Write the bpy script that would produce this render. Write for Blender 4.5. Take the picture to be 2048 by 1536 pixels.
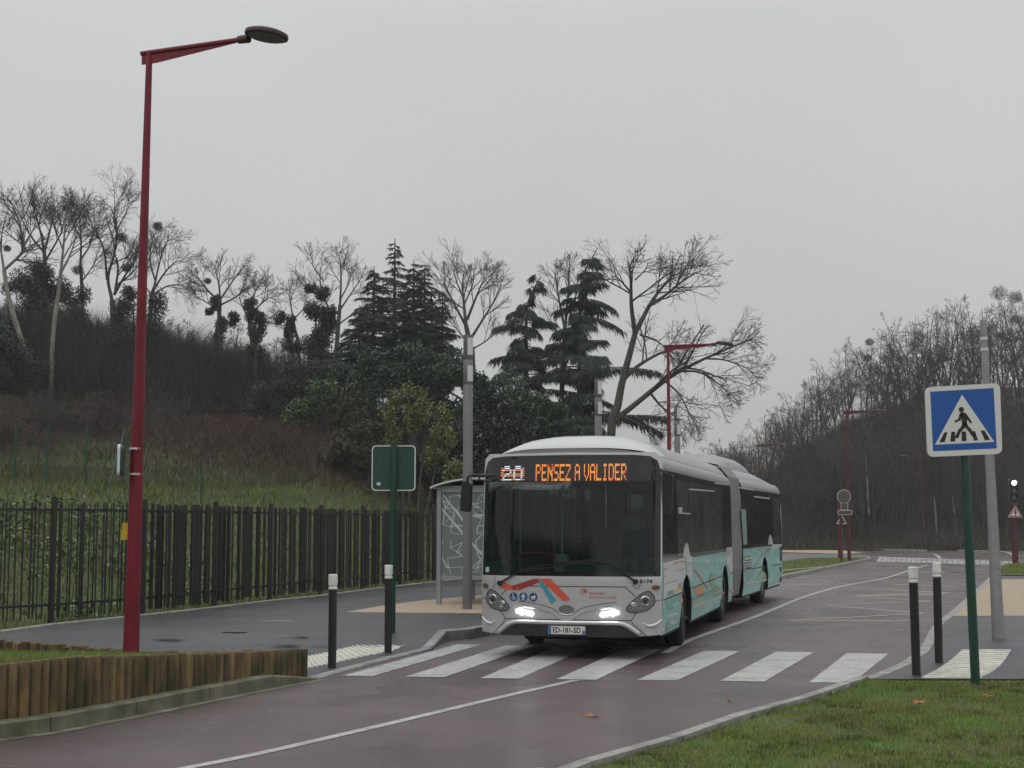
import bpy, bmesh, math, random
import numpy as np
from mathutils import Vector, Matrix
from math import sin, cos, pi, radians, sqrt, atan

# ------------------------------------------------------------ camera, sky, light
C = bpy.context.scene
for o in list(bpy.data.objects): bpy.data.objects.remove(o)
FPX, HZ, H = 2850.0, 1047.0, 1.82
PT = atan((HZ - 768) / FPX)
cd = bpy.data.cameras.new('camera'); cam = bpy.data.objects.new('camera', cd); C.collection.objects.link(cam)
cd.lens = FPX / 2048 * 36; cd.sensor_width = 36; cd.clip_end = 3000; cd.clip_start = 0.1
cam.location = (0, 0, H); cam.rotation_euler = (pi / 2 + PT, 0, 0)
C.camera = cam
C.view_settings.view_transform = 'Standard'; C.view_settings.look = 'None'
C.view_settings.exposure = 0.08; C.view_settings.gamma = 1
w = bpy.data.worlds.new('World'); C.world = w; w.use_nodes = True
nt = w.node_tree; nt.nodes.clear()
out = nt.nodes.new('ShaderNodeOutputWorld'); bg = nt.nodes.new('ShaderNodeBackground')
sky = nt.nodes.new('ShaderNodeTexSky'); sky.sky_type = 'NISHITA'; sky.sun_disc = False
SUN_E, SUN_R = radians(48), radians(150)
sky.sun_elevation = SUN_E; sky.sun_rotation = SUN_R; sky.dust_density = 4
hs = nt.nodes.new('ShaderNodeHueSaturation'); hs.inputs['Saturation'].default_value = 0.06
tc = nt.nodes.new('ShaderNodeTexCoord'); sx = nt.nodes.new('ShaderNodeSeparateXYZ')
rp = nt.nodes.new('ShaderNodeValToRGB')           # overcast: even grey low down, brighter overhead
els = rp.color_ramp.elements
els[0].position = 0.0; els[0].color = (4.2, 4.2, 4.26, 1)
els[1].position = 1.0; els[1].color = (13.5, 13.6, 13.7, 1)
for p, c in ((0.12, (5.2, 5.26, 5.28)), (0.22, (5.6, 5.7, 5.71)), (0.34, (5.85, 6.0, 6.02)), (0.5, (8.2, 8.3, 8.35))):
    e = els.new(p); e.color = (*c, 1)
nz = nt.nodes.new('ShaderNodeTexNoise'); nz.inputs['Scale'].default_value = 2.2; nz.inputs['Detail'].default_value = 3
mr = nt.nodes.new('ShaderNodeMapRange'); mr.inputs['From Min'].default_value = .3; mr.inputs['From Max'].default_value = .7; mr.inputs['To Min'].default_value = 0.95; mr.inputs['To Max'].default_value = 1.05
mx = nt.nodes.new('ShaderNodeMix'); mx.data_type = 'RGBA'; mx.inputs[0].default_value = 0.93
ml = nt.nodes.new('ShaderNodeMix'); ml.data_type = 'RGBA'; ml.blend_type = 'MULTIPLY'; ml.inputs[0].default_value = 1
L = nt.links.new
L(tc.outputs['Generated'], sx.inputs[0]); L(sx.outputs['Z'], rp.inputs[0]); L(tc.outputs['Generated'], nz.inputs['Vector'])
L(nz.outputs[0], mr.inputs[0]); L(sky.outputs[0], hs.inputs['Color']); L(hs.outputs[0], mx.inputs[6]); L(rp.outputs[0], mx.inputs[7])
L(mx.outputs[2], ml.inputs[6]); L(mr.outputs[0], ml.inputs[7]); L(ml.outputs[2], bg.inputs[0]); L(bg.outputs[0], out.inputs[0])
bg.inputs[1].default_value = 0.1
sd = bpy.data.lights.new('sun', 'SUN'); sd.energy = 0.5; sd.angle = radians(40); sd.color = (1, .985, .96)
so = bpy.data.objects.new('sun', sd); C.collection.objects.link(so)
so.rotation_euler = (pi / 2 - SUN_E, 0, radians(-30)); so.location = (0, 0, 50)
R = random.Random(7)

# ------------------------------------------------------------ helpers
def ray(u, v):
    a, b = (u - 1024) / FPX, -(v - 768) / FPX
    return np.array([a, cos(PT) - b * sin(PT), sin(PT) + b * cos(PT)])
def at(u, v, z=0.0):                 # the point of the level z that shows at (u, v) of the photograph
    d = ray(u, v); t = (z - H) / d[2]; return (d[0] * t, d[1] * t)
def W(u, v, Y):                      # the point at distance Y
    d = ray(u, v); t = Y / d[1]; return Vector((d[0] * t, Y, H + d[2] * t))
def link(o, parent=None):
    C.collection.objects.link(o)
    if parent is not None: o.parent = parent
    return o
def tag(o, label=None, cat=None, group=None, kind=None):
    if label: o['label'] = label
    if cat: o['category'] = cat
    if group: o['group'] = group
    if kind: o['kind'] = kind
    return o
def thing(name, label, cat, loc=(0, 0, 0), rz=0, group=None):
    o = bpy.data.objects.new(name, None); o.empty_display_size = .2; link(o)
    o.location = loc; o.rotation_euler = (0, 0, rz); return tag(o, label, cat, group)
class MB:
    def __init__(s): s.v = []; s.f = []; s.m = []
    def add(s, vs, fs, m=0):
        n = len(s.v); s.v += [tuple(p) for p in vs]; s.f += [tuple(i + n for i in f) for f in fs]; s.m += [m] * len(fs)
    def box(s, x0, x1, y0, y1, z0, z1, m=0, M=None):
        vs = [Vector((x, y, z)) for z in (z0, z1) for y in (y0, y1) for x in (x0, x1)]
        if M is not None: vs = [M @ p for p in vs]
        s.add(vs, [(0, 2, 3, 1), (4, 5, 7, 6), (0, 1, 5, 4), (1, 3, 7, 5), (3, 2, 6, 7), (2, 0, 4, 6)], m)
    def tube(s, pts, rad, n=8, m=0, cap=True, sq=None):
        pts = [Vector(p) for p in pts]; rings = []; prev = None
        for i, p in enumerate(pts):
            t = (pts[min(i + 1, len(pts) - 1)] - pts[max(i - 1, 0)])
            if t.length < 1e-9: t = Vector((0, 0, 1))
            t.normalize()
            a = prev if prev is not None else (Vector((1, 0, 0)) if abs(t.x) < .9 else Vector((0, 1, 0)))
            a = (a - t * a.dot(t)); a.normalize(); prev = a; b = t.cross(a)
            r = rad[i] if hasattr(rad, '__len__') else rad
            rings.append([p + (a * cos(2 * pi * (k + .5) / n) + b * sin(2 * pi * (k + .5) / n)) * r for k in range(n)])
        vs = [q for g in rings for q in g]; fs = []
        for i in range(len(pts) - 1):
            for k in range(n):
                k2 = (k + 1) % n; fs.append((i * n + k, i * n + k2, (i + 1) * n + k2, (i + 1) * n + k))
        if cap: fs.append(tuple(range(n))[::-1]); fs.append(tuple((len(pts) - 1) * n + k for k in range(n)))
        s.add(vs, fs, m)
    def lathe(s, prof, n=32, m=0, M=None, closed=False):      # prof: (r, z) about z
        vs = [Vector((r * cos(2 * pi * k / n), r * sin(2 * pi * k / n), z)) for r, z in prof for k in range(n)]
        if M is not None: vs = [M @ p for p in vs]
        fs = []; q = len(prof)
        for i in range(q if closed else q - 1):
            j = (i + 1) % q
            for k in range(n): k2 = (k + 1) % n; fs.append((i * n + k, i * n + k2, j * n + k2, j * n + k))
        if not closed:
            fs.append(tuple(range(n))[::-1]); fs.append(tuple((q - 1) * n + k for k in range(n)))
        s.add(vs, fs, m)
    def prism(s, pts, y0, y1, m=0, M=None):                   # outline in x,z pushed from y0 to y1
        n = len(pts); vs = [Vector((p[0], y, p[1])) for y in (y0, y1) for p in pts]
        if M is not None: vs = [M @ p for p in vs]
        s.add(vs, [tuple(range(n)), tuple(range(2 * n - 1, n - 1, -1))] + [(i, i + n, (i + 1) % n + n, (i + 1) % n) for i in range(n)], m)
    def build(s, name, mats, parent=None, smooth=False, loc=None):
        me = bpy.data.meshes.new(name)
        me.from_pydata(s.v, [], s.f)
        for mm in (mats if isinstance(mats, (list, tuple)) else [mats]): me.materials.append(mm)
        if any(s.m): me.polygons.foreach_set('material_index', s.m)
        if smooth: me.polygons.foreach_set('use_smooth', [True] * len(s.f)); me.update()
        if smooth == 'auto':
            try: me.set_sharp_from_angle(angle=radians(35))
            except Exception: pass
        me.update()
        o = link(bpy.data.objects.new(name, me), parent)
        if loc is not None: o.location = loc
        return o
def npmesh(name, V, F3, mats, parent=None, mi=None, smooth=False):   # fast triangle / quad soup
    me = bpy.data.meshes.new(name); V = np.asarray(V, dtype=np.float32); F3 = np.asarray(F3, dtype=np.int32)
    k = F3.shape[1]; n = len(F3)
    me.vertices.add(len(V)); me.vertices.foreach_set('co', V.ravel())
    me.loops.add(n * k); me.loops.foreach_set('vertex_index', F3.ravel())
    me.polygons.add(n); me.polygons.foreach_set('loop_start', np.arange(0, n * k, k, dtype=np.int32))
    for mm in (mats if isinstance(mats, (list, tuple)) else [mats]): me.materials.append(mm)
    if mi is not None: me.polygons.foreach_set('material_index', np.asarray(mi, dtype=np.int32))
    me.update(calc_edges=True); me.validate()
    if smooth: me.polygons.foreach_set('use_smooth', [True] * n)
    return link(bpy.data.objects.new(name, me), parent)
def sheet(name, polys, mats, zf=0.0, cutx=0, cuty=0, parent=None):   # flat polygons [(pts, mat)] laid on a height function
    bm = bmesh.new()
    for pts, m in polys:
        vs = [bm.verts.new((p[0], p[1], 0)) for p in pts]; f = bm.faces.new(vs); f.material_index = m
        f.normal_update()
        if f.normal.z < 0: f.normal_flip()
    bmesh.ops.triangulate(bm, faces=bm.faces[:])
    for ax, st in ((0, cutx), (1, cuty)):
        if st:
            lo = min(v.co[ax] for v in bm.verts); hi = max(v.co[ax] for v in bm.verts); c = math.ceil(lo / st) * st
            while c < hi:
                no = [0, 0, 0]; no[ax] = 1; co = [0, 0, 0]; co[ax] = c
                bmesh.ops.bisect_plane(bm, geom=bm.verts[:] + bm.edges[:] + bm.faces[:], plane_co=co, plane_no=no, dist=1e-5); c += st
    for v in bm.verts: v.co.z = zf(v.co.x, v.co.y) if callable(zf) else zf
    me = bpy.data.meshes.new(name); bm.to_mesh(me); bm.free()
    for mm in (mats if isinstance(mats, (list, tuple)) else [mats]): me.materials.append(mm)
    return link(bpy.data.objects.new(name, me), parent)
def smooth01(a, b, x):
    t = min(1, max(0, (x - a) / (b - a))); return t * t * (3 - 2 * t)
def offset(pl, d):
    o = []
    for i in range(len(pl)):
        a = Vector(pl[max(i - 1, 0)][:2]); b = Vector(pl[min(i + 1, len(pl) - 1)][:2]); t = (b - a).normalized()
        o.append((pl[i][0] - t.y * d, pl[i][1] + t.x * d))
    return o
def resample(pl, st):
    o = [tuple(pl[0])]; acc = 0
    for a, b in zip(pl[:-1], pl[1:]):
        a = Vector(a); b = Vector(b); l = (b - a).length; n = max(1, round(l / st))
        for i in range(1, n + 1): o.append(tuple(a.lerp(b, i / n)))
    return o

# ------------------------------------------------------------ materials
def mat(name, col, rough=.6, metal=0, var=0, vscale=5, bump=0, bscale=40, col2=None, emit=None, es=0, spec=.5, coat=0, island=0, rvar=0, rscale=1.5, ramp=(.35, .65), aniso=(1, 1, 1)):
    m = bpy.data.materials.new(name); m.use_nodes = True; n = m.node_tree.nodes; l = m.node_tree.links.new
    b = n['Principled BSDF']; b.inputs['Base Color'].default_value = (*col, 1); b.inputs['Roughness'].default_value = rough
    b.inputs['Metallic'].default_value = metal; b.inputs['Specular IOR Level'].default_value = spec
    if coat: b.inputs['Coat Weight'].default_value = coat; b.inputs['Coat Roughness'].default_value = .06
    if emit: b.inputs['Emission Color'].default_value = (*emit, 1); b.inputs['Emission Strength'].default_value = es
    t = n.new('ShaderNodeTexCoord'); mp = n.new('ShaderNodeMapping'); mp.inputs['Scale'].default_value = aniso; l(t.outputs['Object'], mp.inputs[0])
    last = None
    if col2 or var:
        nz = n.new('ShaderNodeTexNoise'); nz.inputs['Scale'].default_value = vscale; nz.inputs['Detail'].default_value = 6; nz.inputs['Roughness'].default_value = .65
        l(mp.outputs[0], nz.inputs['Vector'])
        cr = n.new('ShaderNodeValToRGB'); cr.color_ramp.elements[0].position = ramp[0]; cr.color_ramp.elements[1].position = ramp[1]
        c2 = col2 or tuple(max(0, c * (1 + var)) for c in col); c1 = col if col2 else tuple(c * (1 - var) for c in col)
        cr.color_ramp.elements[0].color = (*c1, 1); cr.color_ramp.elements[1].color = (*c2, 1)
        l(nz.outputs[0], cr.inputs[0]); last = cr.outputs[0]
    if island:
        g = n.new('ShaderNodeNewGeometry'); mr_ = n.new('ShaderNodeMapRange'); mr_.inputs['To Min'].default_value = 1 - island; mr_.inputs['To Max'].default_value = 1 + island
        l(g.outputs['Random Per Island'], mr_.inputs[0]); mm = n.new('ShaderNodeMix'); mm.data_type = 'RGBA'; mm.blend_type = 'MULTIPLY'; mm.inputs[0].default_value = 1
        if last: l(last, mm.inputs[6])
        else: mm.inputs[6].default_value = (*col, 1)
        l(mr_.outputs[0], mm.inputs[7]); last = mm.outputs[2]
    if last: l(last, b.inputs['Base Color'])
    if rvar:
        nr = n.new('ShaderNodeTexNoise'); nr.inputs['Scale'].default_value = rscale; nr.inputs['Detail'].default_value = 4; l(t.outputs['Object'], nr.inputs['Vector'])
        m2 = n.new('ShaderNodeMapRange'); m2.inputs['From Min'].default_value = .35; m2.inputs['From Max'].default_value = .65
        m2.inputs['To Min'].default_value = max(.03, rough - rvar); m2.inputs['To Max'].default_value = min(1, rough + rvar); l(nr.outputs[0], m2.inputs[0]); l(m2.outputs[0], b.inputs['Roughness'])
    if bump:
        nb = n.new('ShaderNodeTexNoise'); nb.inputs['Scale'].default_value = bscale; nb.inputs['Detail'].default_value = 5; l(mp.outputs[0], nb.inputs['Vector'])
        bu = n.new('ShaderNodeBump'); bu.inputs['Strength'].default_value = bump; bu.inputs['Distance'].default_value = .01
        l(nb.outputs[0], bu.inputs['Height']); l(bu.outputs[0], b.inputs['Normal'])
    return m
def overlay(m, sc, lo, hi, rot=0, tint=(1, 1, 1), det=5, r0=.35, r1=.65):     # multiply the colour by a second noise
    n = m.node_tree.nodes; l = m.node_tree.links.new; b = n['Principled BSDF']; t = n.new('ShaderNodeTexCoord'); mp = n.new('ShaderNodeMapping'); mp.inputs['Scale'].default_value = sc; mp.inputs['Rotation'].default_value = (0, 0, rot); l(t.outputs['Object'], mp.inputs[0])
    z = n.new('ShaderNodeTexNoise'); z.inputs['Scale'].default_value = 1; z.inputs['Detail'].default_value = det; l(mp.outputs[0], z.inputs['Vector'])
    c = n.new('ShaderNodeValToRGB'); c.color_ramp.elements[0].position = r0; c.color_ramp.elements[1].position = r1; c.color_ramp.elements[0].color = (lo * tint[0], lo * tint[1], lo * tint[2], 1); c.color_ramp.elements[1].color = (hi, hi, hi, 1); l(z.outputs[0], c.inputs[0])
    x = n.new('ShaderNodeMix'); x.data_type = 'RGBA'; x.blend_type = 'MULTIPLY'; x.inputs[0].default_value = 1
    if b.inputs['Base Color'].is_linked: l(b.inputs['Base Color'].links[0].from_socket, x.inputs[6])
    else: x.inputs[6].default_value = b.inputs['Base Color'].default_value
    l(c.outputs[0], x.inputs[7]); l(x.outputs[2], b.inputs['Base Color'])
def glass(name, tint, trans, rough=.02):
    m = bpy.data.materials.new(name); m.use_nodes = True; n = m.node_tree.nodes; l = m.node_tree.links.new; n.clear()
    o = n.new('ShaderNodeOutputMaterial'); gl = n.new('ShaderNodeBsdfGlossy'); gl.inputs['Roughness'].default_value = rough; gl.inputs['Color'].default_value = (.9, .92, .92, 1)
    tr = n.new('ShaderNodeBsdfTransparent'); tr.inputs['Color'].default_value = (*tint, 1); df = n.new('ShaderNodeBsdfDiffuse'); df.inputs['Color'].default_value = (*[c * .05 for c in tint], 1)
    m1 = n.new('ShaderNodeMixShader'); m1.inputs[0].default_value = trans; l(df.outputs[0], m1.inputs[1]); l(tr.outputs[0], m1.inputs[2])
    fr = n.new('ShaderNodeFresnel'); fr.inputs['IOR'].default_value = 1.45; m2 = n.new('ShaderNodeMixShader'); l(fr.outputs[0], m2.inputs[0]); l(m1.outputs[0], m2.inputs[1]); l(gl.outputs[0], m2.inputs[2]); l(m2.outputs[0], o.inputs[0])
    return m
M = dict(
 road=mat('red wet asphalt', (.102, .068, .071), .34, col2=(.074, .052, .056), vscale=.9, bump=.55, bscale=200, rvar=.14, rscale=.5),
 road2=mat('far pavement asphalt', (.10, .095, .1), .5, var=.12, vscale=1, bump=.2, bscale=100),
 pave=mat('dark wet asphalt', (.036, .038, .044), .40, var=.10, vscale=.7, bump=.35, bscale=240, rvar=.07, rscale=.6),
 beige=mat('beige resin paving', (.34, .27, .19), .75, var=.14, vscale=9, bump=.4, bscale=120),
 kerb=mat('mossy concrete kerb', (.19, .18, .135), .7, col2=(.12, .115, .085), vscale=4, bump=.4, bscale=60),
 kerb2=mat('pale granite kerb', (.27, .265, .25), .6, var=.18, vscale=6, bump=.3, bscale=80),
 paint=mat('white road paint', (.42, .43, .415), .45, col2=(.25, .245, .23), vscale=9, bump=.3, bscale=160, ramp=(.44, .74)),
 paint2=mat('worn cream paint', (.50, .48, .38), .5, col2=(.22, .19, .17), vscale=14, ramp=(.4, .7)),
 tact=mat('white tactile paving', (.58, .57, .50), .5, var=.08, vscale=8, bump=.2),
 red=mat('dark red painted steel', (.165, .008, .022), .45, var=.15, vscale=3, spec=.35),
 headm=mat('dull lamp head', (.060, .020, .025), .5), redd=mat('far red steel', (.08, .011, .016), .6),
 grey=mat('grey galvanised steel', (.27, .27, .27), .45, metal=.2, var=.1, vscale=5),
 dgrey=mat('dark grey steel', (.13, .13, .132), .45, var=.1, vscale=4),
 shel=mat('shelter aluminium', (.30, .31, .33), .4, metal=.4),
 shelr=mat('shelter roof white', (.55, .57, .6), .35),
 black=mat('black plastic', (.012, .012, .013), .4, var=.2, vscale=20),
 fencem=mat('black fence steel', (.020, .019, .017), .5),
 white=mat('white plastic', (.72, .72, .68), .4, var=.05),
 greenp=mat('dark green steel', (.010, .052, .034), .35, var=.1, vscale=8, coat=.2),
 rim=mat('pale sign edge', (.55, .57, .57), .4),
 blue=mat('sign blue', (.012, .085, .33), .35), signw=mat('sign white', (.62, .62, .60), .4), signk=mat('sign black', (.012, .012, .012), .5),
 yel=mat('yellow plastic', (.55, .40, .02), .4),
 mead=mat('rough winter grass', (.056, .078, .024), .8, island=.5, col2=(.064, .058, .036), vscale=.35, ramp=(.42, .6)), litter=mat('leaf scraps', (.16, .10, .05), .8, island=.6), lawng=mat('lawn blade', (.115, .215, .032), .6, island=.5, col2=(.165, .180, .042), vscale=.9, ramp=(.4, .62)), gtrim=mat('grass blade', (.058, .096, .018), .6, island=.5, col2=(.085, .088, .022), vscale=1.2),
 soil=mat('damp lawn', (.060, .095, .020), .9, col2=(.085, .068, .030), vscale=1.6, bump=1, bscale=40, ramp=(.42, .66)),
 bark=mat('grey brown bark', (.062, .053, .045), .9, var=.3, vscale=3), twig=mat('grey brown twigs', (.062, .050, .042), .9),
 barkl=mat('pale birch bark', (.22, .20, .17), .8, var=.35, vscale=4), twigd=mat('dark winter twigs', (.056, .048, .042), .95, island=.4),
 needle=mat('dark conifer needles', (.013, .030, .021), .7, island=.4), cedar=mat('blue green cedar needles', (.016, .032, .026), .7, island=.4),
 ivy=mat('ivy leaves', (.012, .024, .012), .5, island=.5), mist=mat('mistletoe', (.020, .028, .012), .8, island=.4),
 laurel=mat('laurel leaves', (.020, .046, .018), .4, island=.6), laurel2=mat('yellow green leaves', (.095, .125, .025), .45, island=.5), olive=mat('olive brown leaves', (.050, .052, .022), .6, island=.5),
 bram=mat('bramble leaves', (.060, .105, .034), .3, island=.7), scrub=mat('brown dead scrub', (.068, .052, .040), .95, island=.5), rust=mat('rust bracken', (.082, .052, .036), .95, island=.5),
 rustd=mat('reddish twigs', (.085, .056, .042), .95, island=.4), thick=mat('grey brown undergrowth', (.062, .054, .048), .95, island=.5),
 leaf=mat('fallen leaf', (.35, .13, .05), .7, var=.3),
)
def wood():
    m = mat('weathered timber', (.18, .115, .045), .8, col2=(.065, .045, .02), vscale=3.2, bump=.8, bscale=30, island=.35, aniso=(9, 9, 1), ramp=(.35, .72)); return m
M['wood'] = wood()
RT = radians(16)
overlay(M['road'], (1.3, .07, 1), .86, 1.10, RT); overlay(M['road'], (70, 70, 70), .72, 1.3, det=2); overlay(M['road'], (.25, .25, .25), .88, 1.08)
overlay(M['pave'], (80, 80, 80), .75, 1.3, det=2); overlay(M['pave'], (.5, .5, .5), .85, 1.12)
overlay(M['paint'], (2.2, 2.2, 2.2), .70, 1.05, r0=.3, r1=.5); overlay(M['paint'], (45, 45, 45), .55, 1.0, det=3, r0=.34, r1=.46)
overlay(M['beige'], (60, 60, 60), .7, 1.25, det=2); overlay(M['kerb'], (3, 3, 3), .55, 1.1, tint=(.9, 1, .75)); overlay(M['kerb2'], (4, 4, 4), .65, 1.1)
overlay(M['wood'], (4, 4, 2), .45, 1.15, tint=(.8, 1, .7)); overlay(M['red'], (14, 14, 3), .8, 1.06); overlay(M['greenp'], (14, 14, 4), .8, 1.1); overlay(M['grey'], (12, 12, 3), .9, 1.04); overlay(M['thick'], (.16, .16, .16), .62, 1.5, r0=.38, r1=.62); overlay(M['scrub'], (.2, .2, .2), .65, 1.4, r0=.38, r1=.62, tint=(.8, 1, .8)); overlay(M['twigd'], (.12, .12, .12), .75, 1.35); overlay(M['lawng'], (1.1, 1.1, 1.1), .72, 1.2, tint=(1.15, .95, .9)); overlay(M['laurel'], (.5, .5, .5), .6, 1.5); overlay(M['mead'], (.4, .4, .4), .7, 1.3); overlay(M['white'], (9, 9, 9), .78, 1.03); overlay(M['tact'], (7, 7, 7), .72, 1.05)

# ------------------------------------------------------------ terrain
FL = [(-9.6, 15), (-9.0, 20)] + [at(*p, .12) for p in ((101, 1252), (284, 1235), (428, 1216), (539, 1203), (641, 1191), (724, 1183), (800, 1172), (867, 1166))]
FEXT = [(-12.5, 2)] + FL + [(0.6, 51), (4.2, 62), (8.5, 74), (13, 88), (17, 100), (20, 130), (20, 400)]
FE = np.array(FEXT)
def dleft(x, y):          # distance left of the fence line (positive) - vectorised
    x = np.asarray(x, float); y = np.asarray(y, float); best = np.full(x.shape, 1e9); sg = np.ones(x.shape)
    for a, b in zip(FE[:-1], FE[1:]):
        e = b - a; t = np.clip(((x - a[0]) * e[0] + (y - a[1]) * e[1]) / (e @ e), 0, 1)
        dx, dy = x - (a[0] + t * e[0]), y - (a[1] + t * e[1]); dd = np.hypot(dx, dy)
        s = np.sign(e[0] * dy - e[1] * dx); m = dd < best - 1e-9; best = np.where(m, dd, best); sg = np.where(m, s, sg)
    return best * sg
def sst(a, b, x): t = np.clip((x - a) / (b - a), 0, 1); return t * t * (3 - 2 * t)
def vnoise(x, y, s, k=0):
    return (np.sin(x / s + 1.3 + k) * np.cos(y / s * 1.1 + .7 * k) + .5 * np.sin(x / s * 2.3 + y / s * 1.7 + k * 2.1) + .3 * np.cos(x / s * 4.1 - y / s * 3.3 + k)) / 1.8
def tz(x, y):
    x = np.asarray(x, float); y = np.asarray(y, float); d = dleft(x, y)
    b = x / np.maximum(y, 5)
    zl = 2.75 * sst(.8, 7.5, d) + .15 * np.clip(d - 7, 0, 17) + .15 * np.clip(d - 24, 0, 25)
    zl = zl + 2.0 * np.exp(-((x + 10.5) ** 2 / 45 + (y - 60) ** 2 / 50)) * (d > 3) + .25 * vnoise(x, y, 4) * sst(8, 14, d) + .6 * vnoise(x, y, 9, 2) * sst(24, 40, d)
    zh = np.interp(b, [-.5, -.36, -.25, -.184, -.114, -.06, -.01, .05], [12, 11.2, 10.6, 9.8, 7.2, 5.2, 3.6, 0]) + .5 * vnoise(x, y, 8, 2)
    zl = np.where(d > 4, np.maximum(zl, zh * sst(58, 86, y)), zl)
    cap = np.interp(b, [.05, .14, .17, .2, .25, .29, .36, .6], [1.2, 2.5, 4, 7, 12, 15.5, 17, 17])
    zr = np.minimum(cap, .30 * np.clip(y - 99 + 3 * vnoise(x, y, 14, 5) * 0, 0, 80)) * sst(-6, 4, x - 12)
    zr = zr + .5 * vnoise(x, y, 7, 1) * sst(102, 112, y)
    return np.where(d > 0, np.maximum(zl, zr * 0 + np.where(x > 10, zr, 0)), np.where(y > 90, zr, 0)) - .035
def tz1(x, y): return float(tz(np.array([x]), np.array([y]))[0])
gx = np.concatenate([np.arange(-240, -80, 20), np.arange(-80, -30, 2.5), np.arange(-30, 30, .6), np.arange(30, 90, 2), np.arange(90, 241, 15)])
gy = np.concatenate([np.arange(-60, 8, 4), np.arange(8, 70, .6), np.arange(70, 180, 1.6), np.arange(180, 301, 15)])
GX, GY = np.meshgrid(gx, gy); GZ = tz(GX, GY); nxx, nyy = len(gx), len(gy)
idx = np.arange(nxx * nyy).reshape(nyy, nxx)
Q = np.stack([idx[:-1, :-1].ravel(), idx[:-1, 1:].ravel(), idx[1:, 1:].ravel(), idx[1:, :-1].ravel()], 1)
gm = bpy.data.materials.new('ground cover'); gm.use_nodes = True
n = gm.node_tree.nodes; l = gm.node_tree.links.new; b = n['Principled BSDF']; b.inputs['Roughness'].default_value = .95
att = n.new('ShaderNodeAttribute'); att.attribute_name = 'cover'; sp = n.new('ShaderNodeSeparateColor'); l(att.outputs['Color'], sp.inputs[0])
t = n.new('ShaderNodeTexCoord')
def nzr(scale, c1, c2, r0=.38, r1=.62):
    a = n.new('ShaderNodeTexNoise'); a.inputs['Scale'].default_value = scale; a.inputs['Detail'].default_value = 7; a.inputs['Roughness'].default_value = .7; l(t.outputs['Object'], a.inputs['Vector'])
    c = n.new('ShaderNodeValToRGB'); c.color_ramp.elements[0].position = r0; c.color_ramp.elements[1].position = r1; c.color_ramp.elements[0].color = (*c1, 1); c.color_ramp.elements[1].color = (*c2, 1); l(a.outputs[0], c.inputs[0]); return c.outputs[0]
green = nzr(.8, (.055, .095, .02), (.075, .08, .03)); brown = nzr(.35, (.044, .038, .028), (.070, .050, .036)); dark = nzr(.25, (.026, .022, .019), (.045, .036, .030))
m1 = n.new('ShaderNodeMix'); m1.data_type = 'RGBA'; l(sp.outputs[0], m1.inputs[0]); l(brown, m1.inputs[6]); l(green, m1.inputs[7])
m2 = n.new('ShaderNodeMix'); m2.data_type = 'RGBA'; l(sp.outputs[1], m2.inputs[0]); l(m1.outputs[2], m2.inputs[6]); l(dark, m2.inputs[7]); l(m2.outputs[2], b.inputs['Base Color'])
bn = n.new('ShaderNodeTexNoise'); bn.inputs['Scale'].default_value = 6; bn.inputs['Detail'].default_value = 8; l(t.outputs['Object'], bn.inputs['Vector']); bu = n.new('ShaderNodeBump'); bu.inputs['Distance'].default_value = .15; l(bn.outputs[0], bu.inputs['Height']); l(bu.outputs[0], b.inputs['Normal'])
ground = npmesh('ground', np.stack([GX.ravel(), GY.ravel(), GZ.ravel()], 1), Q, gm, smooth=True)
dd = dleft(GX, GY)
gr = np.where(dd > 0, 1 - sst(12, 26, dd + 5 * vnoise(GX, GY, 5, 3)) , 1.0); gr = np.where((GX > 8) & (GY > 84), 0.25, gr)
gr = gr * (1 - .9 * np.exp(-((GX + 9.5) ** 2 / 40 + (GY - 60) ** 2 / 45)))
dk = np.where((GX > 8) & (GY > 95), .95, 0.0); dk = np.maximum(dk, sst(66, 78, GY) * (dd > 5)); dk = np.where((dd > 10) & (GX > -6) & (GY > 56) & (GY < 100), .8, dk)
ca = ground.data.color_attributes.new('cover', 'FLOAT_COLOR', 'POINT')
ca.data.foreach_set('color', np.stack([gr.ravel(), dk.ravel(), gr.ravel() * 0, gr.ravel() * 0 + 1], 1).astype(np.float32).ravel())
tag(ground, kind='structure')

# ------------------------------------------------------------ roads, pavements, kerbs, markings
BUSYAW = radians(14.65); YAW2 = radians(17.5); JS = 10.35; OX, OY = .735, 19.405
d1 = Vector((sin(BUSYAW), cos(BUSYAW))); n1 = Vector((d1.y, -d1.x)); d2 = Vector((sin(YAW2), cos(YAW2))); n2 = Vector((d2.y, -d2.x)); OB = Vector((OX, OY))
def busxy(s, l):
    p = OB + d1 * s + n1 * l if s <= JS else OB + d1 * JS + d2 * (s - JS) + n2 * l
    return (p.x, p.y)
kl_near = [(-8.0, 8.6), (-5.9, 10.6)] + [at(u, v, .14) for u, v in ((0, 1445), (102, 1432), (273, 1401), (420, 1373), (547, 1350))] + [at(636, 1356, .02)]
kl_mid = [at(636, 1356, .02), at(700, 1338, .02), at(780, 1317, .02), at(861, 1298, .02)]
kl_far = [at(861, 1298, .02), at(894, 1281, 0), at(942, 1277, 0), at(966, 1272, 0), busxy(6, -1.62), busxy(11, -1.75), busxy(16, -1.9), busxy(22, -1.9), busxy(30, -1.3), busxy(38, .5)]
re = [(-2.5, 4.5), (-.9, 8)] + [at(u, v, 0) for u, v in ((1153, 1536), (1330, 1486), (1460, 1441), (1600, 1402), (1716, 1362))]
re2 = [at(u, v, 0) for u, v in ((1716, 1362), (1750, 1352), (1800, 1330), (1835, 1306), (1848, 1284), (1858, 1264), (1872, 1247), (1900, 1226), (1935, 1196), (1982, 1152), (2010, 1133))]
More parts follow.
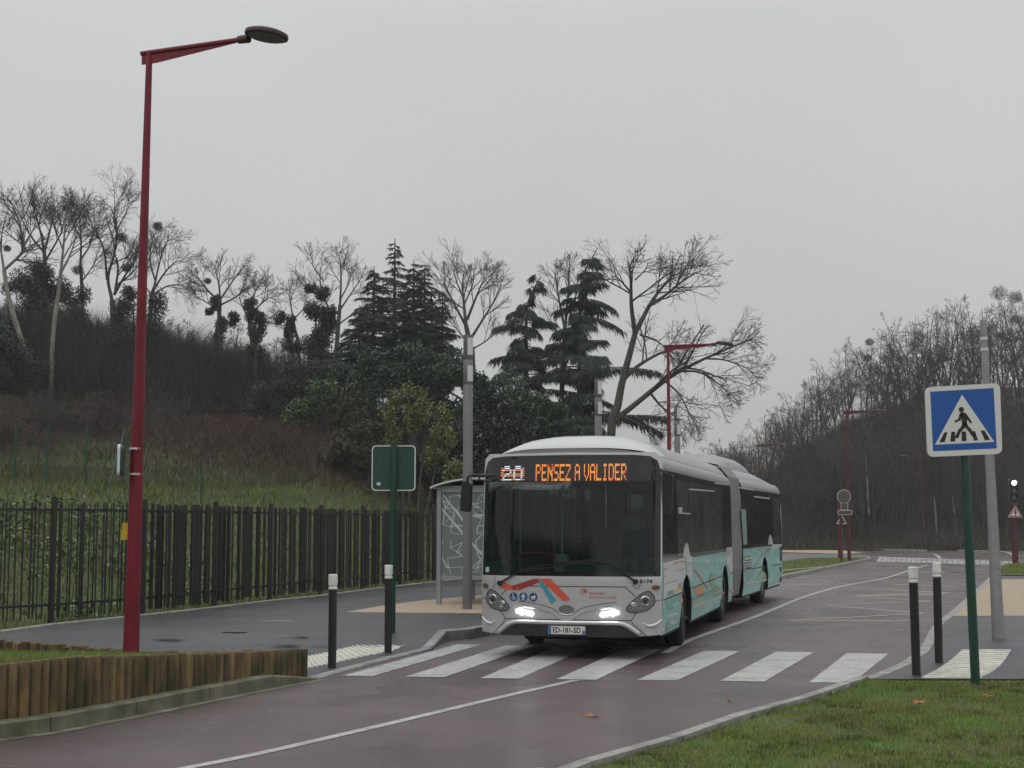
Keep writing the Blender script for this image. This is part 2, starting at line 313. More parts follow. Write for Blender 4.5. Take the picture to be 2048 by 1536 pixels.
road_poly = [(-11, 5)] + kl_near + kl_mid[1:] + kl_far[1:] + [(10.5, 66), (18, 70), (14, 76), (-1, 88), (-1, 97), (60, 97), (60, 60), (22, 60)] + re2[::-1] + re[::-1][1:] + [(-6, 0)]
def far_dip(x, y): return .0
tag(sheet('road', [(road_poly, 0)], M['road'], 0.0), kind='structure')
def pz(x, y): return .03 + .11 * smooth01(20.8, 22.6, y)
bk = [at(u, v, .1) for u, v in ((0, 1270), (110, 1255), (245, 1241), (423, 1221), (545, 1206), (634, 1197), (740, 1183), (870, 1167), (965, 1157))]
pavp = [kl_near[-2], kl_near[-1]] + kl_mid[1:] + kl_far[1:] + [(2.5, 60), (.4, 50)] + bk[::-1] + [(-9.2, 20), (-9.6, 14.5), (-6.2, 13.2)]
inn = offset(kl_mid[0:] + kl_far[1:-2], .14)
pavp = [(kl_near[-2][0] - .1, kl_near[-2][1] + .2)] + inn + [(3.2, 56), (.6, 50)] + bk[::-1] + [(-9.2, 20), (-9.6, 14.5), (-6.2, 13.2)]
tag(sheet('pavement', [(pavp, 0)], M['pave'], pz, cuty=.4), kind='structure')
def kerb(name, pl, hf, wid, m, side=1, st=1.0, gap=.006):
    mb = MB(); pts = resample(pl, st); off = offset(pts, wid * side)
    for i in range(len(pts) - 1):
        a, b, c, d = [Vector(p) for p in (pts[i], pts[i + 1], off[i + 1], off[i])]
        e = (b - a).normalized() * gap; a2, b2, c2, d2_ = a + e, b - e, c - e, d + e
        ch = .015 * (1 if side > 0 else 1)
        def top(p, q, hh): return hh
        ha, hb = hf(*pts[i]), hf(*pts[i + 1])
        ai, bi = a2.lerp(d2_, ch / wid), b2.lerp(c2, ch / wid)
        vs = [(a2.x, a2.y, -.03), (b2.x, b2.y, -.03), (c2.x, c2.y, -.03), (d2_.x, d2_.y, -.03),
              (a2.x, a2.y, ha - ch), (b2.x, b2.y, hb - ch), (c2.x, c2.y, hb), (d2_.x, d2_.y, ha), (ai.x, ai.y, ha), (bi.x, bi.y, hb)]
        mb.add(vs, [(0, 1, 5, 4), (4, 5, 9, 8), (8, 9, 6, 7), (2, 3, 7, 6), (0, 4, 8, 7, 3), (1, 2, 6, 9, 5), (3, 2, 1, 0)])
    return tag(mb.build(name, m), kind='structure')
kend = kl_near[-1]; kpre = kl_near[-2]
def h_near(x, y): return .14 if y < kpre[1] + .02 else .14 - .115 * smooth01(kpre[1], kend[1], y)
kerb('kerb', kl_near, h_near, .15, M['kerb'])
kerb('kerb', kl_mid, lambda x, y: .028, .14, M['kerb2'])
kerb('kerb', kl_far, lambda x, y: .028 + .13 * smooth01(20.9, 22.6, y), .14, M['kerb2'])
kerb('kerb', re + [], lambda x, y: .06, .13, M['kerb2'], side=-1)
kerb('kerb', re2, lambda x, y: .035, .16, M['kerb2'], side=-1)
kerb('kerb', bk, lambda x, y: pz(x, y) + .03, .08, M['kerb2'])
g0 = offset(kl_near, -.13); tag(sheet('gutter', [(kl_near + g0[::-1], 0)], M['kerb'], .004), kind='structure')
# right pavement, lawn, pad
rin = offset(re2, -.15)
zr_ = .03
rl = offset(re, -.12)
YG = at(1900, 1358, .03)[1]
lawn_poly = [p for p in rl if p[1] < YG] + [(at(1735, 1358, .03)[0], YG), (14, YG), (14, -3), (-3.4, -3)]
rpave = [(at(1735, 1358, .03)[0], YG)] + [p for p in rin if p[1] > YG] + [(19.5, 57), (40, 57), (40, YG)]
tag(sheet('pavement', [(rpave, 0)], M['pave'], zr_, cuty=2), kind='structure')
def lz(x, y): return .012 + .012 * vnoise(np.array(x), np.array(y), .6, 1)
tag(sheet('lawn', [(lawn_poly, 0)], M['soil'], lambda x, y: float(lz(x, y)), cutx=.3, cuty=.3), kind='structure')
pad = [at(u, v, .034) for u, v in ((1897, 1232), (1915, 1214), (1945, 1188), (1985, 1159), (2120, 1158), (2160, 1231))]
tag(sheet('paving_pad', [(pad, 0)], M['beige'], zr_ + .004), kind='structure')
lw = [at(u, v, .04) for u, v in ((1986, 1151), (2012, 1131), (2090, 1129), (2120, 1152))]
tag(sheet('verge', [(lw, 0)], M['soil'], .055), kind='structure')
lpad = [at(u, v, .145) for u, v in ((691, 1224), (765, 1211), (840, 1201), (921, 1194), (1010, 1185), (1060, 1190), (1010, 1227))]
tag(sheet('paving_pad', [(lpad, 0)], M['beige'], .144), kind='structure')
# island and far junction
isl = [at(u, v, .1) for u, v in ((1560, 1124), (1630, 1116), (1738, 1117), (1655, 1134), (1560, 1150), (1480, 1165), (1450, 1150))]
isl2 = [(isl[i][0], isl[i][1]) for i in range(len(isl))]
tag(sheet('verge', [(isl, 0)], M['soil'], .11), kind='structure')
kerb('kerb', [at(u, v, 0) for u, v in ((1480, 1177), (1568, 1158), (1660, 1139), (1742, 1121), (1738, 1117))], lambda x, y: .13, .13, M['kerb2'])
fp = [at(u, v, .03) for u, v in ((1400, 1096), (1560, 1098), (1690, 1101), (1728, 1106), (1690, 1108), (1560, 1104), (1400, 1102))]
tag(sheet('far_footpath', [(fp, 0)], M['beige'], .03), kind='structure')
fr = [at(u, v, .0) for u, v in ((1400, 1108), (1560, 1106), (1735, 1110), (1735, 1116), (1630, 1116), (1560, 1124), (1400, 1140))]
tag(sheet('side_road', [(fr, 0)], M['road2'], .006), kind='structure')
def line(pl, wd): a = offset(pl, wd / 2); b_ = offset(pl, -wd / 2); return a + b_[::-1]
def quads(pl, wd):
    a = offset(pl, wd / 2); b_ = offset(pl, -wd / 2); return [([a[i], a[i + 1], b_[i + 1], b_[i]], 0) for i in range(len(pl) - 1)]
def catmull(pl, k=6):
    P = [np.array(p, float) for p in pl]; P = [2 * P[0] - P[1]] + P + [2 * P[-1] - P[-2]]; o = []
    for i in range(1, len(P) - 2):
        for j in range(k):
            t = j / k; o.append(tuple(.5 * ((2 * P[i]) + (P[i + 1] - P[i - 1]) * t + (2 * P[i - 1] - 5 * P[i] + 4 * P[i + 1] - P[i + 2]) * t * t + (3 * P[i] - P[i - 1] - 3 * P[i + 1] + P[i + 2]) * t ** 3)))
    o.append(tuple(P[-2])); return o
cl = catmull([(-6.5, 6.2), (-4.2, 8.6)] + [at(u, v) for u, v in ((376, 1536), (700, 1466), (1000, 1395), (1150, 1361))])
cl2 = catmull([at(u, v) for u, v in ((1330, 1306), (1389, 1277), (1512, 1233), (1614, 1192), (1691, 1171), (1768, 1157), (1819, 1141), (1855, 1130))])
mk = quads(cl, .11) + quads(cl2, .12)
mk += quads(catmull([at(u, v) for u, v in ((1775, 1106), (1858, 1108), (1874, 1111), (1880, 1117))], 4), .18)
mk += quads([at(u, v) for u, v in ((1560, 1111), (1668, 1109.5))], .14) + quads([at(u, v) for u, v in ((1712, 1110.5), (1735, 1110.5))], .2)
tag(sheet('road_marking', mk, M['paint'], .0045), kind='structure')
ze = [((686, 1352), (745, 1353), (962, 1290), (915, 1289)), ((811, 1354), (889, 1355), (1068, 1292), (1012, 1291)), ((961, 1357), (1038, 1358), (1178, 1296), (1110, 1295)),
      ((1113, 1359), (1192, 1360.4), (1322, 1299), (1250, 1298)), ((1274, 1360.5), (1354, 1361.5), (1481, 1302.6), (1408, 1302)), ((1440, 1362.5), (1528.6, 1364), (1628, 1305), (1552.7, 1303.6)), ((1617.7, 1365.6), (1706, 1366), (1778, 1307.7), (1693.4, 1306.7))]
tag(sheet('zebra_crossing', [([at(*p) for p in q], 0) for q in ze], M['paint'], .005), kind='structure')
zz = [(1575, 1242), (1830, 1241), None, (1575, 1242), (1850, 1227), None, (1850, 1227), (1655, 1211), None, (1655, 1211), (1860, 1203), None, (1860, 1203), (1712, 1192), None, (1712, 1192), (1900, 1186), None, (1900, 1186), (1750, 1178), None, (1780, 1169), (1915, 1175), None, (1560, 1171), (1656, 1168), None, (1545, 1179), (1608, 1178), None, (1715, 1192), (1890, 1189)]
zp = []; cur = []
for p in zz + [None]:
    if p is None: zp += quads([at(*q) for q in cur], .11 if cur[0][1] > 1200 else .16); cur = []
    else: cur.append(p)
for i, (q, m) in enumerate(zp): pass
o_ = None
for i, q in enumerate(zp):
    pass
tag(sheet('bus_stop_marking', zp[0::2], M['paint2'], .004), kind='structure')
tag(sheet('bus_stop_marking', zp[1::2], M['paint2'], .0075), kind='structure')
# far raised crossing of pale blocks
mb = MB()
for i in range(26):
    for j in range(5):
        u0 = (i + .06) / 26; u1 = (i + .94) / 26; v0, v1 = (j + .06) / 5, (j + .94) / 5
        A, B, Cc, D = [Vector(at(*p)) for p in ((1752, 1124), (2030, 1131.5), (2030, 1123.5), (1758, 1113.5))]
        def q(a, b): return A.lerp(B, a).lerp(D.lerp(Cc, a), b)
        ps = [q(u0, v0), q(u1, v0), q(u1, v1), q(u0, v1)]; mb.add([(p.x, p.y, .012) for p in ps], [(0, 1, 2, 3)], 0 if R.random() < .72 else 1)
tag(mb.build('raised_crossing', [M['paint'], M['kerb2']]), kind='structure')
kerb('kerb', [at(u, v, 0) for u, v in ((1400, 1096.5), (1700, 1100), (1790, 1102.5), (1850, 1104))], lambda x, y: .14, .2, M['kerb2'], st=3)
kerb('kerb', [at(u, v, 0) for u, v in ((1915, 1104), (1995, 1106), (2012, 1109), (2024, 1116), (2060, 1117))], lambda x, y: .14, .2, M['kerb2'], st=3)
# tactile mats: base slab and raised ribs
def tactile(name, quadpx, z, nr, lab):
    mb = MB(); Lp = [Vector(at(u, v, z)) for u, v in quadpx[0]]; Rp = [Vector(at(u, v, z)) for u, v in quadpx[1]]
    def samp(P, t): f = t * (len(P) - 1); i = min(int(f), len(P) - 2); return P[i].lerp(P[i + 1], f - i)
    for k in range(nr):
        for (t0, t1, hh) in ((k / nr, (k + .5) / nr, .006), ((k + .5) / nr, (k + 1) / nr, .016)):
            a, b, c, d = samp(Lp, t0), samp(Rp, t0), samp(Rp, t1), samp(Lp, t1)
            mb.add([(p.x, p.y, z + hh) for p in (a, b, c, d)] + [(p.x, p.y, z - .005) for p in (a, b, c, d)], [(0, 1, 2, 3), (4, 5, 1, 0), (7, 6, 2, 3), (5, 6, 2, 1), (4, 7, 3, 0)])
    return tag(mb.build(name, M['tact']), kind='structure')
tactile('tactile_paving', (((1843, 1356), (1870, 1343), (1895, 1327), (1912, 1313), (1924, 1301)), ((1962, 1356), (1984, 1345), (2001, 1331), (2013, 1316), (2022, 1301))), .03, 15, '')
tactile('tactile_paving', (((612, 1338), (660, 1328), (720, 1315), (783, 1303), (832, 1283)), ((602, 1316), (640, 1309), (690, 1297), (730, 1288), (762, 1282))), .03, 20, '')
# damp patches and paint scrawl on the left pavement
wet = mat('wet asphalt patch', (.026, .027, .031), .33)
def blob(u, v, ru, rv, z, k=14): return [at(u + ru * cos(2 * pi * i / k) * R.uniform(.6, 1.1), v + rv * sin(2 * pi * i / k) * R.uniform(.6, 1.1), z) for i in range(k)]
pd = [(blob(u, v, a, b_, .143), 0) for u, v, a, b_ in ((575, 1277, 42, 2.2), (470, 1264, 26, 1.1), (600, 1269, 20, 1.0), (340, 1271, 36, 1.0), (520, 1290, 40, 1.2), (640, 1277, 22, .9))]
tag(sheet('puddle', pd, wet, .1445), kind='structure')
sc = []
for i in range(9):
    u = 505 + i * 8; p = [at(u, 1242 + R.uniform(-1, 1), .14), at(u + R.uniform(8, 26), 1242.5 + R.uniform(-1, 4), .14)]; sc += quads(p, .025)
tag(sheet('paint_scrawl', [sc[0]], M['paint'], .1455), kind='structure')
for i, s_ in enumerate(sc[1:]): tag(sheet('paint_scrawl', [s_], M['paint'], .1459 + i * .0004), kind='structure')

# ------------------------------------------------------------ timber planter
def zl_at(pts, i): return pts[i]
front = resample(offset(kl_near[:-1] + [kl_near[-1]], .215), .115)
front = [q for q in front if (q[0] - 0) / q[1] * FPX + 1024 < 618]
planter = thing('timber_planter', 'raised bed edged by upright weathered timber logs around the base of the red lamp post', 'planter', (-4.5, 15.2, 0))
def rel(p, o): return (p[0] - o[0], p[1] - o[1], p[2] - o[2])
PO = (-4.5, 15.2, 0)
mb = MB()
def logh(x, y):    # top height along the front row
    return float(np.interp(y, [11.9, 13.3, 14.9, 16.9], [.62, .60, .485, .345]))
for i, p in enumerate(front):
    r = .058 * R.uniform(.9, 1.08); hh = logh(*p) + R.uniform(-.008, .008); lean = R.uniform(-.006, .006)
    mb.tube([(p[0] - PO[0], p[1] - PO[1], -.02), (p[0] - PO[0] + lean, p[1] - PO[1], hh - .012), (p[0] - PO[0] + lean, p[1] - PO[1], hh)], [r, r, r * .86], 10)
mb.build('log_row', M['wood'], planter, smooth='auto')
fe = front[-1]
back = resample([fe, (-3.0, 16.35)] + [at(u, v, .42) for u, v in ((370, 1304), (246, 1300), (91, 1287), (0, 1281))] + [(-8.8, 18.0)], .15)[1:]
mb = MB()
for i, p in enumerate(back):
    r = .068 * R.uniform(.93, 1.05); hh = (.42 if p[0] < -3.5 else .42 - .075 * (p[0] + 3.5) / 1.1) + R.uniform(-.015, .015)
    mb.tube([(p[0] - PO[0], p[1] - PO[1], 0), (p[0] - PO[0], p[1] - PO[1], hh - .01), (p[0] - PO[0], p[1] - PO[1], hh)], [r, r, r * .85], 8)
mb.build('log_row', M['wood'], planter, smooth='auto')
sp_ = [(p[0] - PO[0], p[1] - PO[1]) for p in front[::3] + [front[-1]] + back[::3] + [back[-1]]]
def soilz(x, y): return logh(x, y) - .05 - .0 + .02 * float(vnoise(np.array(x), np.array(y), .5))
sheet('lawn', [(sp_, 0)], M['soil'], lambda x, y: soilz(x + PO[0], y + PO[1]), cutx=.3, cuty=.3, parent=planter)

# ------------------------------------------------------------ red street lamps
def lamp(label, px, Hh, lean=0.0, sc=1.0, arm_yaw=0.0, detail='red', base=.4, group='red street lamps with swept arms'):
    t = thing('street_lamp', label, 'street lamp', (px[0], px[1], base), arm_yaw, group)
    t.scale = (sc, sc, sc)
    r0, r1 = .088, .035
    n = 10
    mb = MB(); pts = [(lean * z, 0, z) for z in (0, .02, Hh * .25, Hh * .5, Hh * .75, Hh)]
    rr = [r0 * 1.0, r0, .074, .058, .046, r1]
    mb.tube(pts, rr, 12); mb.build('pole', M[detail], t, smooth='auto')
    x0 = lean * Hh
    mb = MB(); up = -.012      # the arm rises as it leaves the pole
    def ap(x, z): return (x0 + x, z + Hh + x * up)
    mb.prism([ap(-.10, .02), ap(-.10, -.13), ap(.10, -.13), ap(1.15, -.03), ap(1.15, .02)], -.007, .007)
    mb.tube([(*ap(-.11, 0)[:1], 0, ap(-.11, 0)[1]), (ap(1.26, .0)[0], 0, ap(1.26, 0)[1])], .028, 8)
    mb.build('arm', M[detail], t, smooth='auto')
    mb = MB(); hx, hz = ap(1.56, .02)
    Mx = Matrix.Translation((hx, 0, hz)) @ Matrix.Rotation(radians(8), 4, 'Y')
    mb.lathe([(.05, .05), (.17, .04), (.232, .014), (.24, -.01), (.236, -.03), (.2, -.035)], 32, 0, Mx)
    mb.tube([(ap(1.2, 0)[0], 0, ap(1.2, 0)[1]), (ap(1.33, .0)[0], 0, ap(1.33, 0)[1])], [.045, .05], 10)
    hd = mb.build('lamp_head', M['headm'], t, smooth='auto')
    mb = MB(); mb.lathe([(.2, -.036), (.19, -.047), (.05, -.05)], 28, 0, Mx); mb.build('lens', M['dgrey'], hd, smooth='auto')
    return t
l1 = at(262, 1309, .40)
Hl = 6.75
lampA = lamp('tall red street lamp rising from the timber planter, with an oval head', l1, Hl, lean=.006, arm_yaw=radians(-23), base=.385)
mb = MB()
for z, r in ((1.965, .081), (2.245, .079)): mb = MB(); mb.lathe([(r - .02, z), (r, z), (r, z + .022), (r - .02, z + .022)], 16); mb.build('steel_band', M['rim'], lampA, smooth='auto')
# sign clamped to the lamp, seen nearly edge on
sg = thing('sign', 'dark sign with a pale rim, edge on, clamped to the tall red lamp post', 'sign', (l1[0] - .14, l1[1], 2.335), radians(-78))
def rrect(w_, h_, r, k=5, cx=0, cz=0):
    p = []
    for sx_, sz_, a0 in ((1, 1, 0), (-1, 1, pi / 2), (-1, -1, pi), (1, -1, 3 * pi / 2)):
        for i in range(k + 1): a = a0 + (pi / 2) * i / k; p.append((cx + sx_ * (w_ / 2 - r) + r * cos(a), cz + sz_ * (h_ / 2 - r) + r * sin(a)))
    return p
mb = MB(); mb.prism(rrect(.5, .33, .05, cz=.17), -.015, .01); mb.build('panel', M['greenp'], sg)
mb = MB(); mb.prism(rrect(.52, .35, .055, cz=.17), -.05, -.02); mb.build('rim', M['rim'], sg)
ytag = thing('notice', 'small yellow notice tied to the back of the tall red lamp post', 'notice', (l1[0] - .125, l1[1] + .1, 1.64), radians(10))
mb = MB(); mb.prism([(-.05, 0), (.05, 0), (.05, .19), (-.03, .19)], -.004, .004); mb.build('panel', M['yel'], ytag)
fl = [('red lamp post with a swept arm standing beyond the bus roof against the sky', 1336, 38.5, 690, 1.0, 0), ('far red street lamp on the grass island behind three round and square sign backs', 1692, 66, 822, 1, 0),
      ('distant red street lamp before the wooded slope, between the white bollards and the grass island', 1842, 100, 912, .97, 1), ('faint far red street lamp low against the dark wood just right of the bus tail', 1618, 118, 944, .9, 1), ('far red lamp arm showing just above the bus roof against the dark hillside', 1517, 92, 889, 1, 0)]
for lab, u, Y, vt, sc, rev in fl:
    top = W(u, vt, Y); base = 0.0 if Y < 70 else max(0, tz1(top.x, Y))
    sc = (top.z - base) / (Hl + .02)
    lp = lamp(lab, (top.x, Y), Hl, lean=0, sc=1, arm_yaw=radians(-20) if not rev else radians(200), base=base, detail='red' if Y < 50 else 'redd')
    lp.scale = (1, 1, sc) if .8 < sc < 1.25 else (sc, sc, sc)

# ------------------------------------------------------------ bollards
def bollard(lab, p, z, hb, lean=0):
    t = thing('bollard', lab, 'bollard', (p[0], p[1], z), 0, 'black bollards with white caps'); t.rotation_euler = (0, lean, R.uniform(0, 3))
    mb = MB(); mb.lathe([(.052, -.02), (.052, hb - .19), (.046, hb - .19)], 24); mb.build('post', M['black'], t, smooth='auto')
    mb = MB(); mb.lathe([(.05, hb - .19), (.057, hb - .183), (.057, hb - .165), (.047, hb - .158), (.047, hb - .142), (.057, hb - .13), (.058, hb - .008), (.052, hb), (.02, hb + .002)], 24)
    mb.build('cap', M['white'], t, smooth='auto')
bollard('black bollard with white cap nearest the timber planter', at(664, 1335, .03), .03, 1.155)
bollard('black bollard with white cap in front of the green sign post', at(776, 1305, .03), .03, 1.21)
bollard('black bollard with white cap by the kerb, left one beside the crossing sign', at(1833, 1350, .03), .03, 1.275, -.012)
bollard('black bollard with white cap between its neighbour and the green crossing sign post', at(1878, 1325, .03), .03, 1.285, -.006)

# ------------------------------------------------------------ sign backs and signs
p = at(784, 1270, .1); Z0 = .1; s_ = p[1] / FPX
gs = thing('road_sign', 'square road sign seen from its dark green back on a green post before the fence', 'road sign', (p[0], p[1], Z0))
hp = W(788, 888, p[1]).z - Z0
mb = MB(); mb.tube([(0, 0, -.02), (W(788, 888, p[1]).x - p[0], 0, hp)], .05, 20); mb.build('post', M['greenp'], gs, smooth='auto')
zc = (W(788, 891, p[1]).z + W(788, 981, p[1]).z) / 2 - Z0
mb = MB(); mb.prism(rrect(.675, .70, .06, cz=zc), .06, .075); pl_ = mb.build('plate', M['greenp'], gs)
mb = MB()
o1 = rrect(.69, .715, .065, cz=zc); i1 = rrect(.655, .68, .055, cz=zc)
for i in range(len(o1)):
    j = (i + 1) % len(o1); mb.add([(a[0], y, a[1]) for y in (.05, .08) for a in (o1[i], o1[j], i1[j], i1[i])], [(0, 1, 2, 3), (4, 7, 6, 5), (0, 4, 5, 1), (3, 2, 6, 7)])
mb.build('rim', M['rim'], pl_)
mb = MB(); mb.box(-.262, -.205, .052, .0595, zc - .27, zc - .225); mb.build('sticker', M['signw'], pl_)

p = at(1951, 1361, .06); Yq = p[1]
cs = thing('road_sign', 'blue and white pedestrian crossing sign on a dark green post at the lawn edge', 'road sign', (p[0], Yq, .05))
top = W(1929, 905, Yq)
mb = MB(); tp2 = W(1926, 800, Yq); mb.tube([(0, 0, -.02), (tp2.x - p[0], 0.03, tp2.z - .05)], .052, 20); mb.build('post', M['greenp'], cs, smooth='auto')
def sp5(x, y, Yd): q = W(1740 + x / 2.328, 740 + y / 2.328, Yd); return (q.x - p[0], q.z - .05)
def rounded(pts, r, k=5):
    o = []; n_ = len(pts)
    for i in range(n_):
        a, b_, c = [Vector(pts[(i + d) % n_]) for d in (-1, 0, 1)]; e1 = (a - b_).normalized() * r; e2 = (c - b_).normalized() * r
        for j in range(k + 1): t = j / k; o.append(tuple((b_ + e1).lerp(b_, t).lerp(b_.lerp(b_ + e2, t), t)))
    return o
Yp = Yq - .06
S5 = lambda L_: [sp5(x, y, Yp) for x, y in L_]
mb = MB(); mb.prism(rounded(S5([(257, 80), (605, 61), (616, 390), (269, 405)]), .075), -.062, -.03)
plate = mb.build('plate', M['signw'], cs)
def lay(name, L_, k, m, par=plate, r=0):
    mb = MB(); q = S5(L_); q = rounded(q, r) if r else q; mb.prism(q, -.062 - .002 * k, -.0625); return mb.build(name, m, par)
lay('blue_field', [(280, 101), (575, 84), (590, 365), (293, 378)], 1, M['blue'])
lay('white_triangle', [(428, 115), (578, 335), (302, 348)], 2, M['signw'])
mb = MB()
for L_ in ([(345, 291), (360, 290), (347, 335), (322, 337)], [(378, 288), (395, 287), (396, 332), (373, 334)], [(426, 287), (446, 286), (449, 330), (426, 332)], [(474, 285), (488, 284), (502, 327), (482, 329)], [(514, 282), (532, 281), (558, 325), (534, 328)]): mb.prism(S5(L_), -.068, -.0645)
mb.build('stripe_symbol', M['signk'], plate)
mb = MB()
mb.prism(S5([(424 + 12 * cos(a), 184 + 12 * sin(a)) for a in [i * pi / 8 for i in range(16)]]), -.071, -.0645)
for L_ in ([(420, 199), (434, 196), (443, 202), (451, 226), (449, 250), (436, 256), (427, 248), (426, 226)], [(424, 199), (430, 210), (422, 232), (396, 245), (391, 238), (410, 228), (416, 205)], [(436, 198), (446, 203), (460, 222), (474, 244), (468, 249), (452, 230)],
           [(429, 246), (446, 252), (441, 268), (420, 290), (411, 312), (398, 308), (409, 280), (425, 262)], [(436, 248), (449, 246), (456, 262), (472, 278), (485, 302), (474, 308), (461, 288), (442, 266)], [(396, 305), (412, 309), (408, 318), (395, 314)], [(473, 305), (485, 298), (489, 306), (478, 312)]):
    mb.prism(S5(L_), -.071, -.0645)
mb.build('walking_figure', M['signk'], plate)

# ------------------------------------------------------------ grey columns
def column(lab, u, Y, vt, base, r=.095, u2=None):
    top = W(u2 or u, vt, Y); b0 = W(u, 1100, Y)
    t = thing('light_column', lab, 'light column', (b0.x, Y, base), 0, 'grey cylindrical light columns along the bus stop')
    hh = top.z - base
    mb = MB(); mb.lathe([(r, -.02), (r, hh - 1.02), (r * .93, hh - 1.01), (r * .93, hh - 1.0), (r, hh - .99), (r, hh - .52), (r * .93, hh - .51), (r * .93, hh - .50), (r, hh - .49), (r, hh)], 28)
    mb.build('pole', M['dgrey'], t, smooth='auto')
    for z0, z1 in ((hh - .41, hh - .06), (hh - .94, hh - .62)):
        mb = MB(); k = 8; vs = []
        for i in range(k + 1):
            a = radians(-75 + 90 * i / k) - radians(20); vs += [((r + .004) * cos(a), (r + .004) * sin(a), z) for z in (z0, z1)]
        mb.add(vs, [(2 * i, 2 * i + 2, 2 * i + 3, 2 * i + 1) for i in range(k)]); mb.build('light_window', M['rim'], t, smooth=True)
    return t
pc = at(935, 1218, .144)
column('thick grey light column in front of the bus shelter', 935, pc[1], 670, .144)
column('grey light column rising behind the front of the bus roof', 1198, 38, 758, .14)
column('grey light column just right of the red lamp above the bus roof', 1357, 47, 812, .14)
p = at(1997, 1276, .034); t = thing('steel_pole', 'tall pale grey steel pole standing on the pavement behind the blue crossing sign', 'pole', (p[0], p[1], .03))
tp = W(1966, 640, p[1]); mb = MB(); pts = []; rr = []
for k in range(9):
    f = k / 8; pts.append(((tp.x - p[0]) * f, 0, (tp.z - .03) * f)); rr.append(.098 * (1 - f) + .05 * f)
mb.tube(pts, rr, 20)
mb.build('pole', M['grey'], t, smooth='auto')
mb = MB(); mb.tube([(p_[0], p_[1], p_[2]) for p_ in [((tp.x - p[0]) * f, 0, (tp.z - .03) * f) for f in (.90, .91)]], .064, 20); mb.build('clamp', M['rim'], t, smooth='auto'); mb = MB(); mb.tube([((tp.x - p[0]) * f, 0, (tp.z - .03) * f) for f in (.935, .945)], .062, 20); mb.build('clamp', M['rim'], t, smooth='auto')
mb = MB(); mb.box(-.03, .03, -.105, -.09, 1.1, 1.18); mb.build('hatch', M['grey'], t)

# ------------------------------------------------------------ far sign backs, red post, traffic signal
Y1 = 64; b1 = W(1688, 1118, Y1)
t = thing('sign_post', 'red post on the grass island carrying round and rectangular sign backs', 'sign post', (b1.x - .1, Y1, .1))
q0 = Vector((b1.x - .1, Y1, .1))
mb = MB(); mb.tube([(0, 0, 0), (0, 0, W(0, 985, Y1).z)], .06, 10); mb.build('post', M['redd'], t)
def rel2(u, v): q = W(u, v, Y1) - q0; return q.x, q.z
cx, cz = rel2(1687, 993)
def ringsign(name, outl, inner, y=-.08):
    mb = MB(); mb.prism(outl, y, y + .02, 1); mb.prism(inner, y - .01, y - .001, 0); mb.build(name, [M['thick'], M['rim']], t)
circ = lambda r: [(cx + r * cos(a), cz + r * sin(a)) for a in [i * pi / 12 for i in range(24)]]
ringsign('round_sign', circ(.31), circ(.285))
cx2, cz2 = rel2(1688, 1013); ringsign('square_sign', rrect(.32, .32, .03, cx=cx2, cz=cz2), rrect(.28, .28, .02, cx=cx2, cz=cz2))
cx2, cz2 = rel2(1689, 1025); ringsign('direction_sign', rrect(.64, .22, .05, cx=cx2, cz=cz2), rrect(.59, .17, .03, cx=cx2, cz=cz2), -.1)
Y2 = 76; b2 = W(1680, 1103, Y2); t = thing('sign_post', 'second thinner red post with a triangular sign back, left of the island lamp', 'sign post', (b2.x, Y2, 0)); q0 = Vector((b2.x, Y2, 0))
mb = MB(); mb.tube([(0, 0, 0), (0, 0, 1.2)], .11, 10); mb.tube([(0, 0, 1.2), (0, 0, W(0, 1003, Y2).z)], .07, 10); mb.build('post', M['redd'], t)
A = [(W(u, v, Y2) - q0) for u, v in ((1683, 1030), (1693, 1048), (1672, 1048))]; cc = (A[0] + A[1] + A[2]) / 3
mb = MB(); mb.prism([(a.x, a.z) for a in A], -.09, -.07, 1); mb.prism([((a * .75 + cc * .25).x, (a * .75 + cc * .25).z) for a in A], -.1, -.091, 0); mb.build('triangular_sign', [M['thick'], M['rim']], t)
Y3 = at(2031, 1130, .05)[1]; b3 = at(2031, 1130, .05); t = thing('traffic_signal', 'red traffic signal post with a lit white lamp and a triangular warning sign, far right', 'traffic signal', (b3[0], Y3, .05)); q0 = Vector((b3[0], Y3, .05))
def rel3(u, v): q = W(u, v, Y3) - q0; return q.x, q.z
mb = MB(); mb.tube([(0, 0, 0), (0, 0, 1.0)], .125, 12); mb.tube([(0, 0, 1.0), (-.05, 0, rel3(2024, 960)[1])], .075, 12); mb.build('post', M['redd'], t, smooth='auto')
hx, hz = rel3(2023, 981); mb = MB(); mb.prism(rrect(.36, 1.02, .12, cx=hx, cz=hz), -.3, -.1); hs_ = mb.build('signal_housing', M['black'], t)
for v, nm in ((966, 0), (981, 1), (994, 1)):
    x_, z_ = rel3(2023, v); mb = MB()
    Mx = Matrix.Translation((x_, -.31, z_)) @ Matrix.Rotation(pi / 2, 4, 'X')
    mb.lathe([(.105, 0), (.10, .012), (.03, .02)], 20, 0, Mx); mb.build('lens', mat('lit signal lamp', (.8, .8, .8), .4, emit=(1, .97, .95), es=6) if nm == 0 else M['dgrey'], hs_)
    mb = MB()
    for k in range(9):
        a0, a1 = pi * k / 9, pi * (k + 1) / 9
        mb.add([(x_ + .125 * cos(a), y, z_ + .125 * sin(a)) for a in (a0, a1) for y in (-.30, -.42)], [(0, 1, 3, 2)])
    mb.build('visor', M['black'], hs_)
x_, z_ = rel3(2026, 1006); mb = MB(); mb.box(x_ - .14, x_ + .14, -.16, -.13, z_ - .1, z_ + .1); mb.build('number_plate', M['dgrey'], t)
A = [Vector(rel3(u, v)) for u, v in ((2028, 1013), (2041, 1034), (2015, 1034))]; cc = sum(A, Vector((0, 0))) / 3
def tri(f): return [tuple(cc + (a - cc) * f) for a in A]
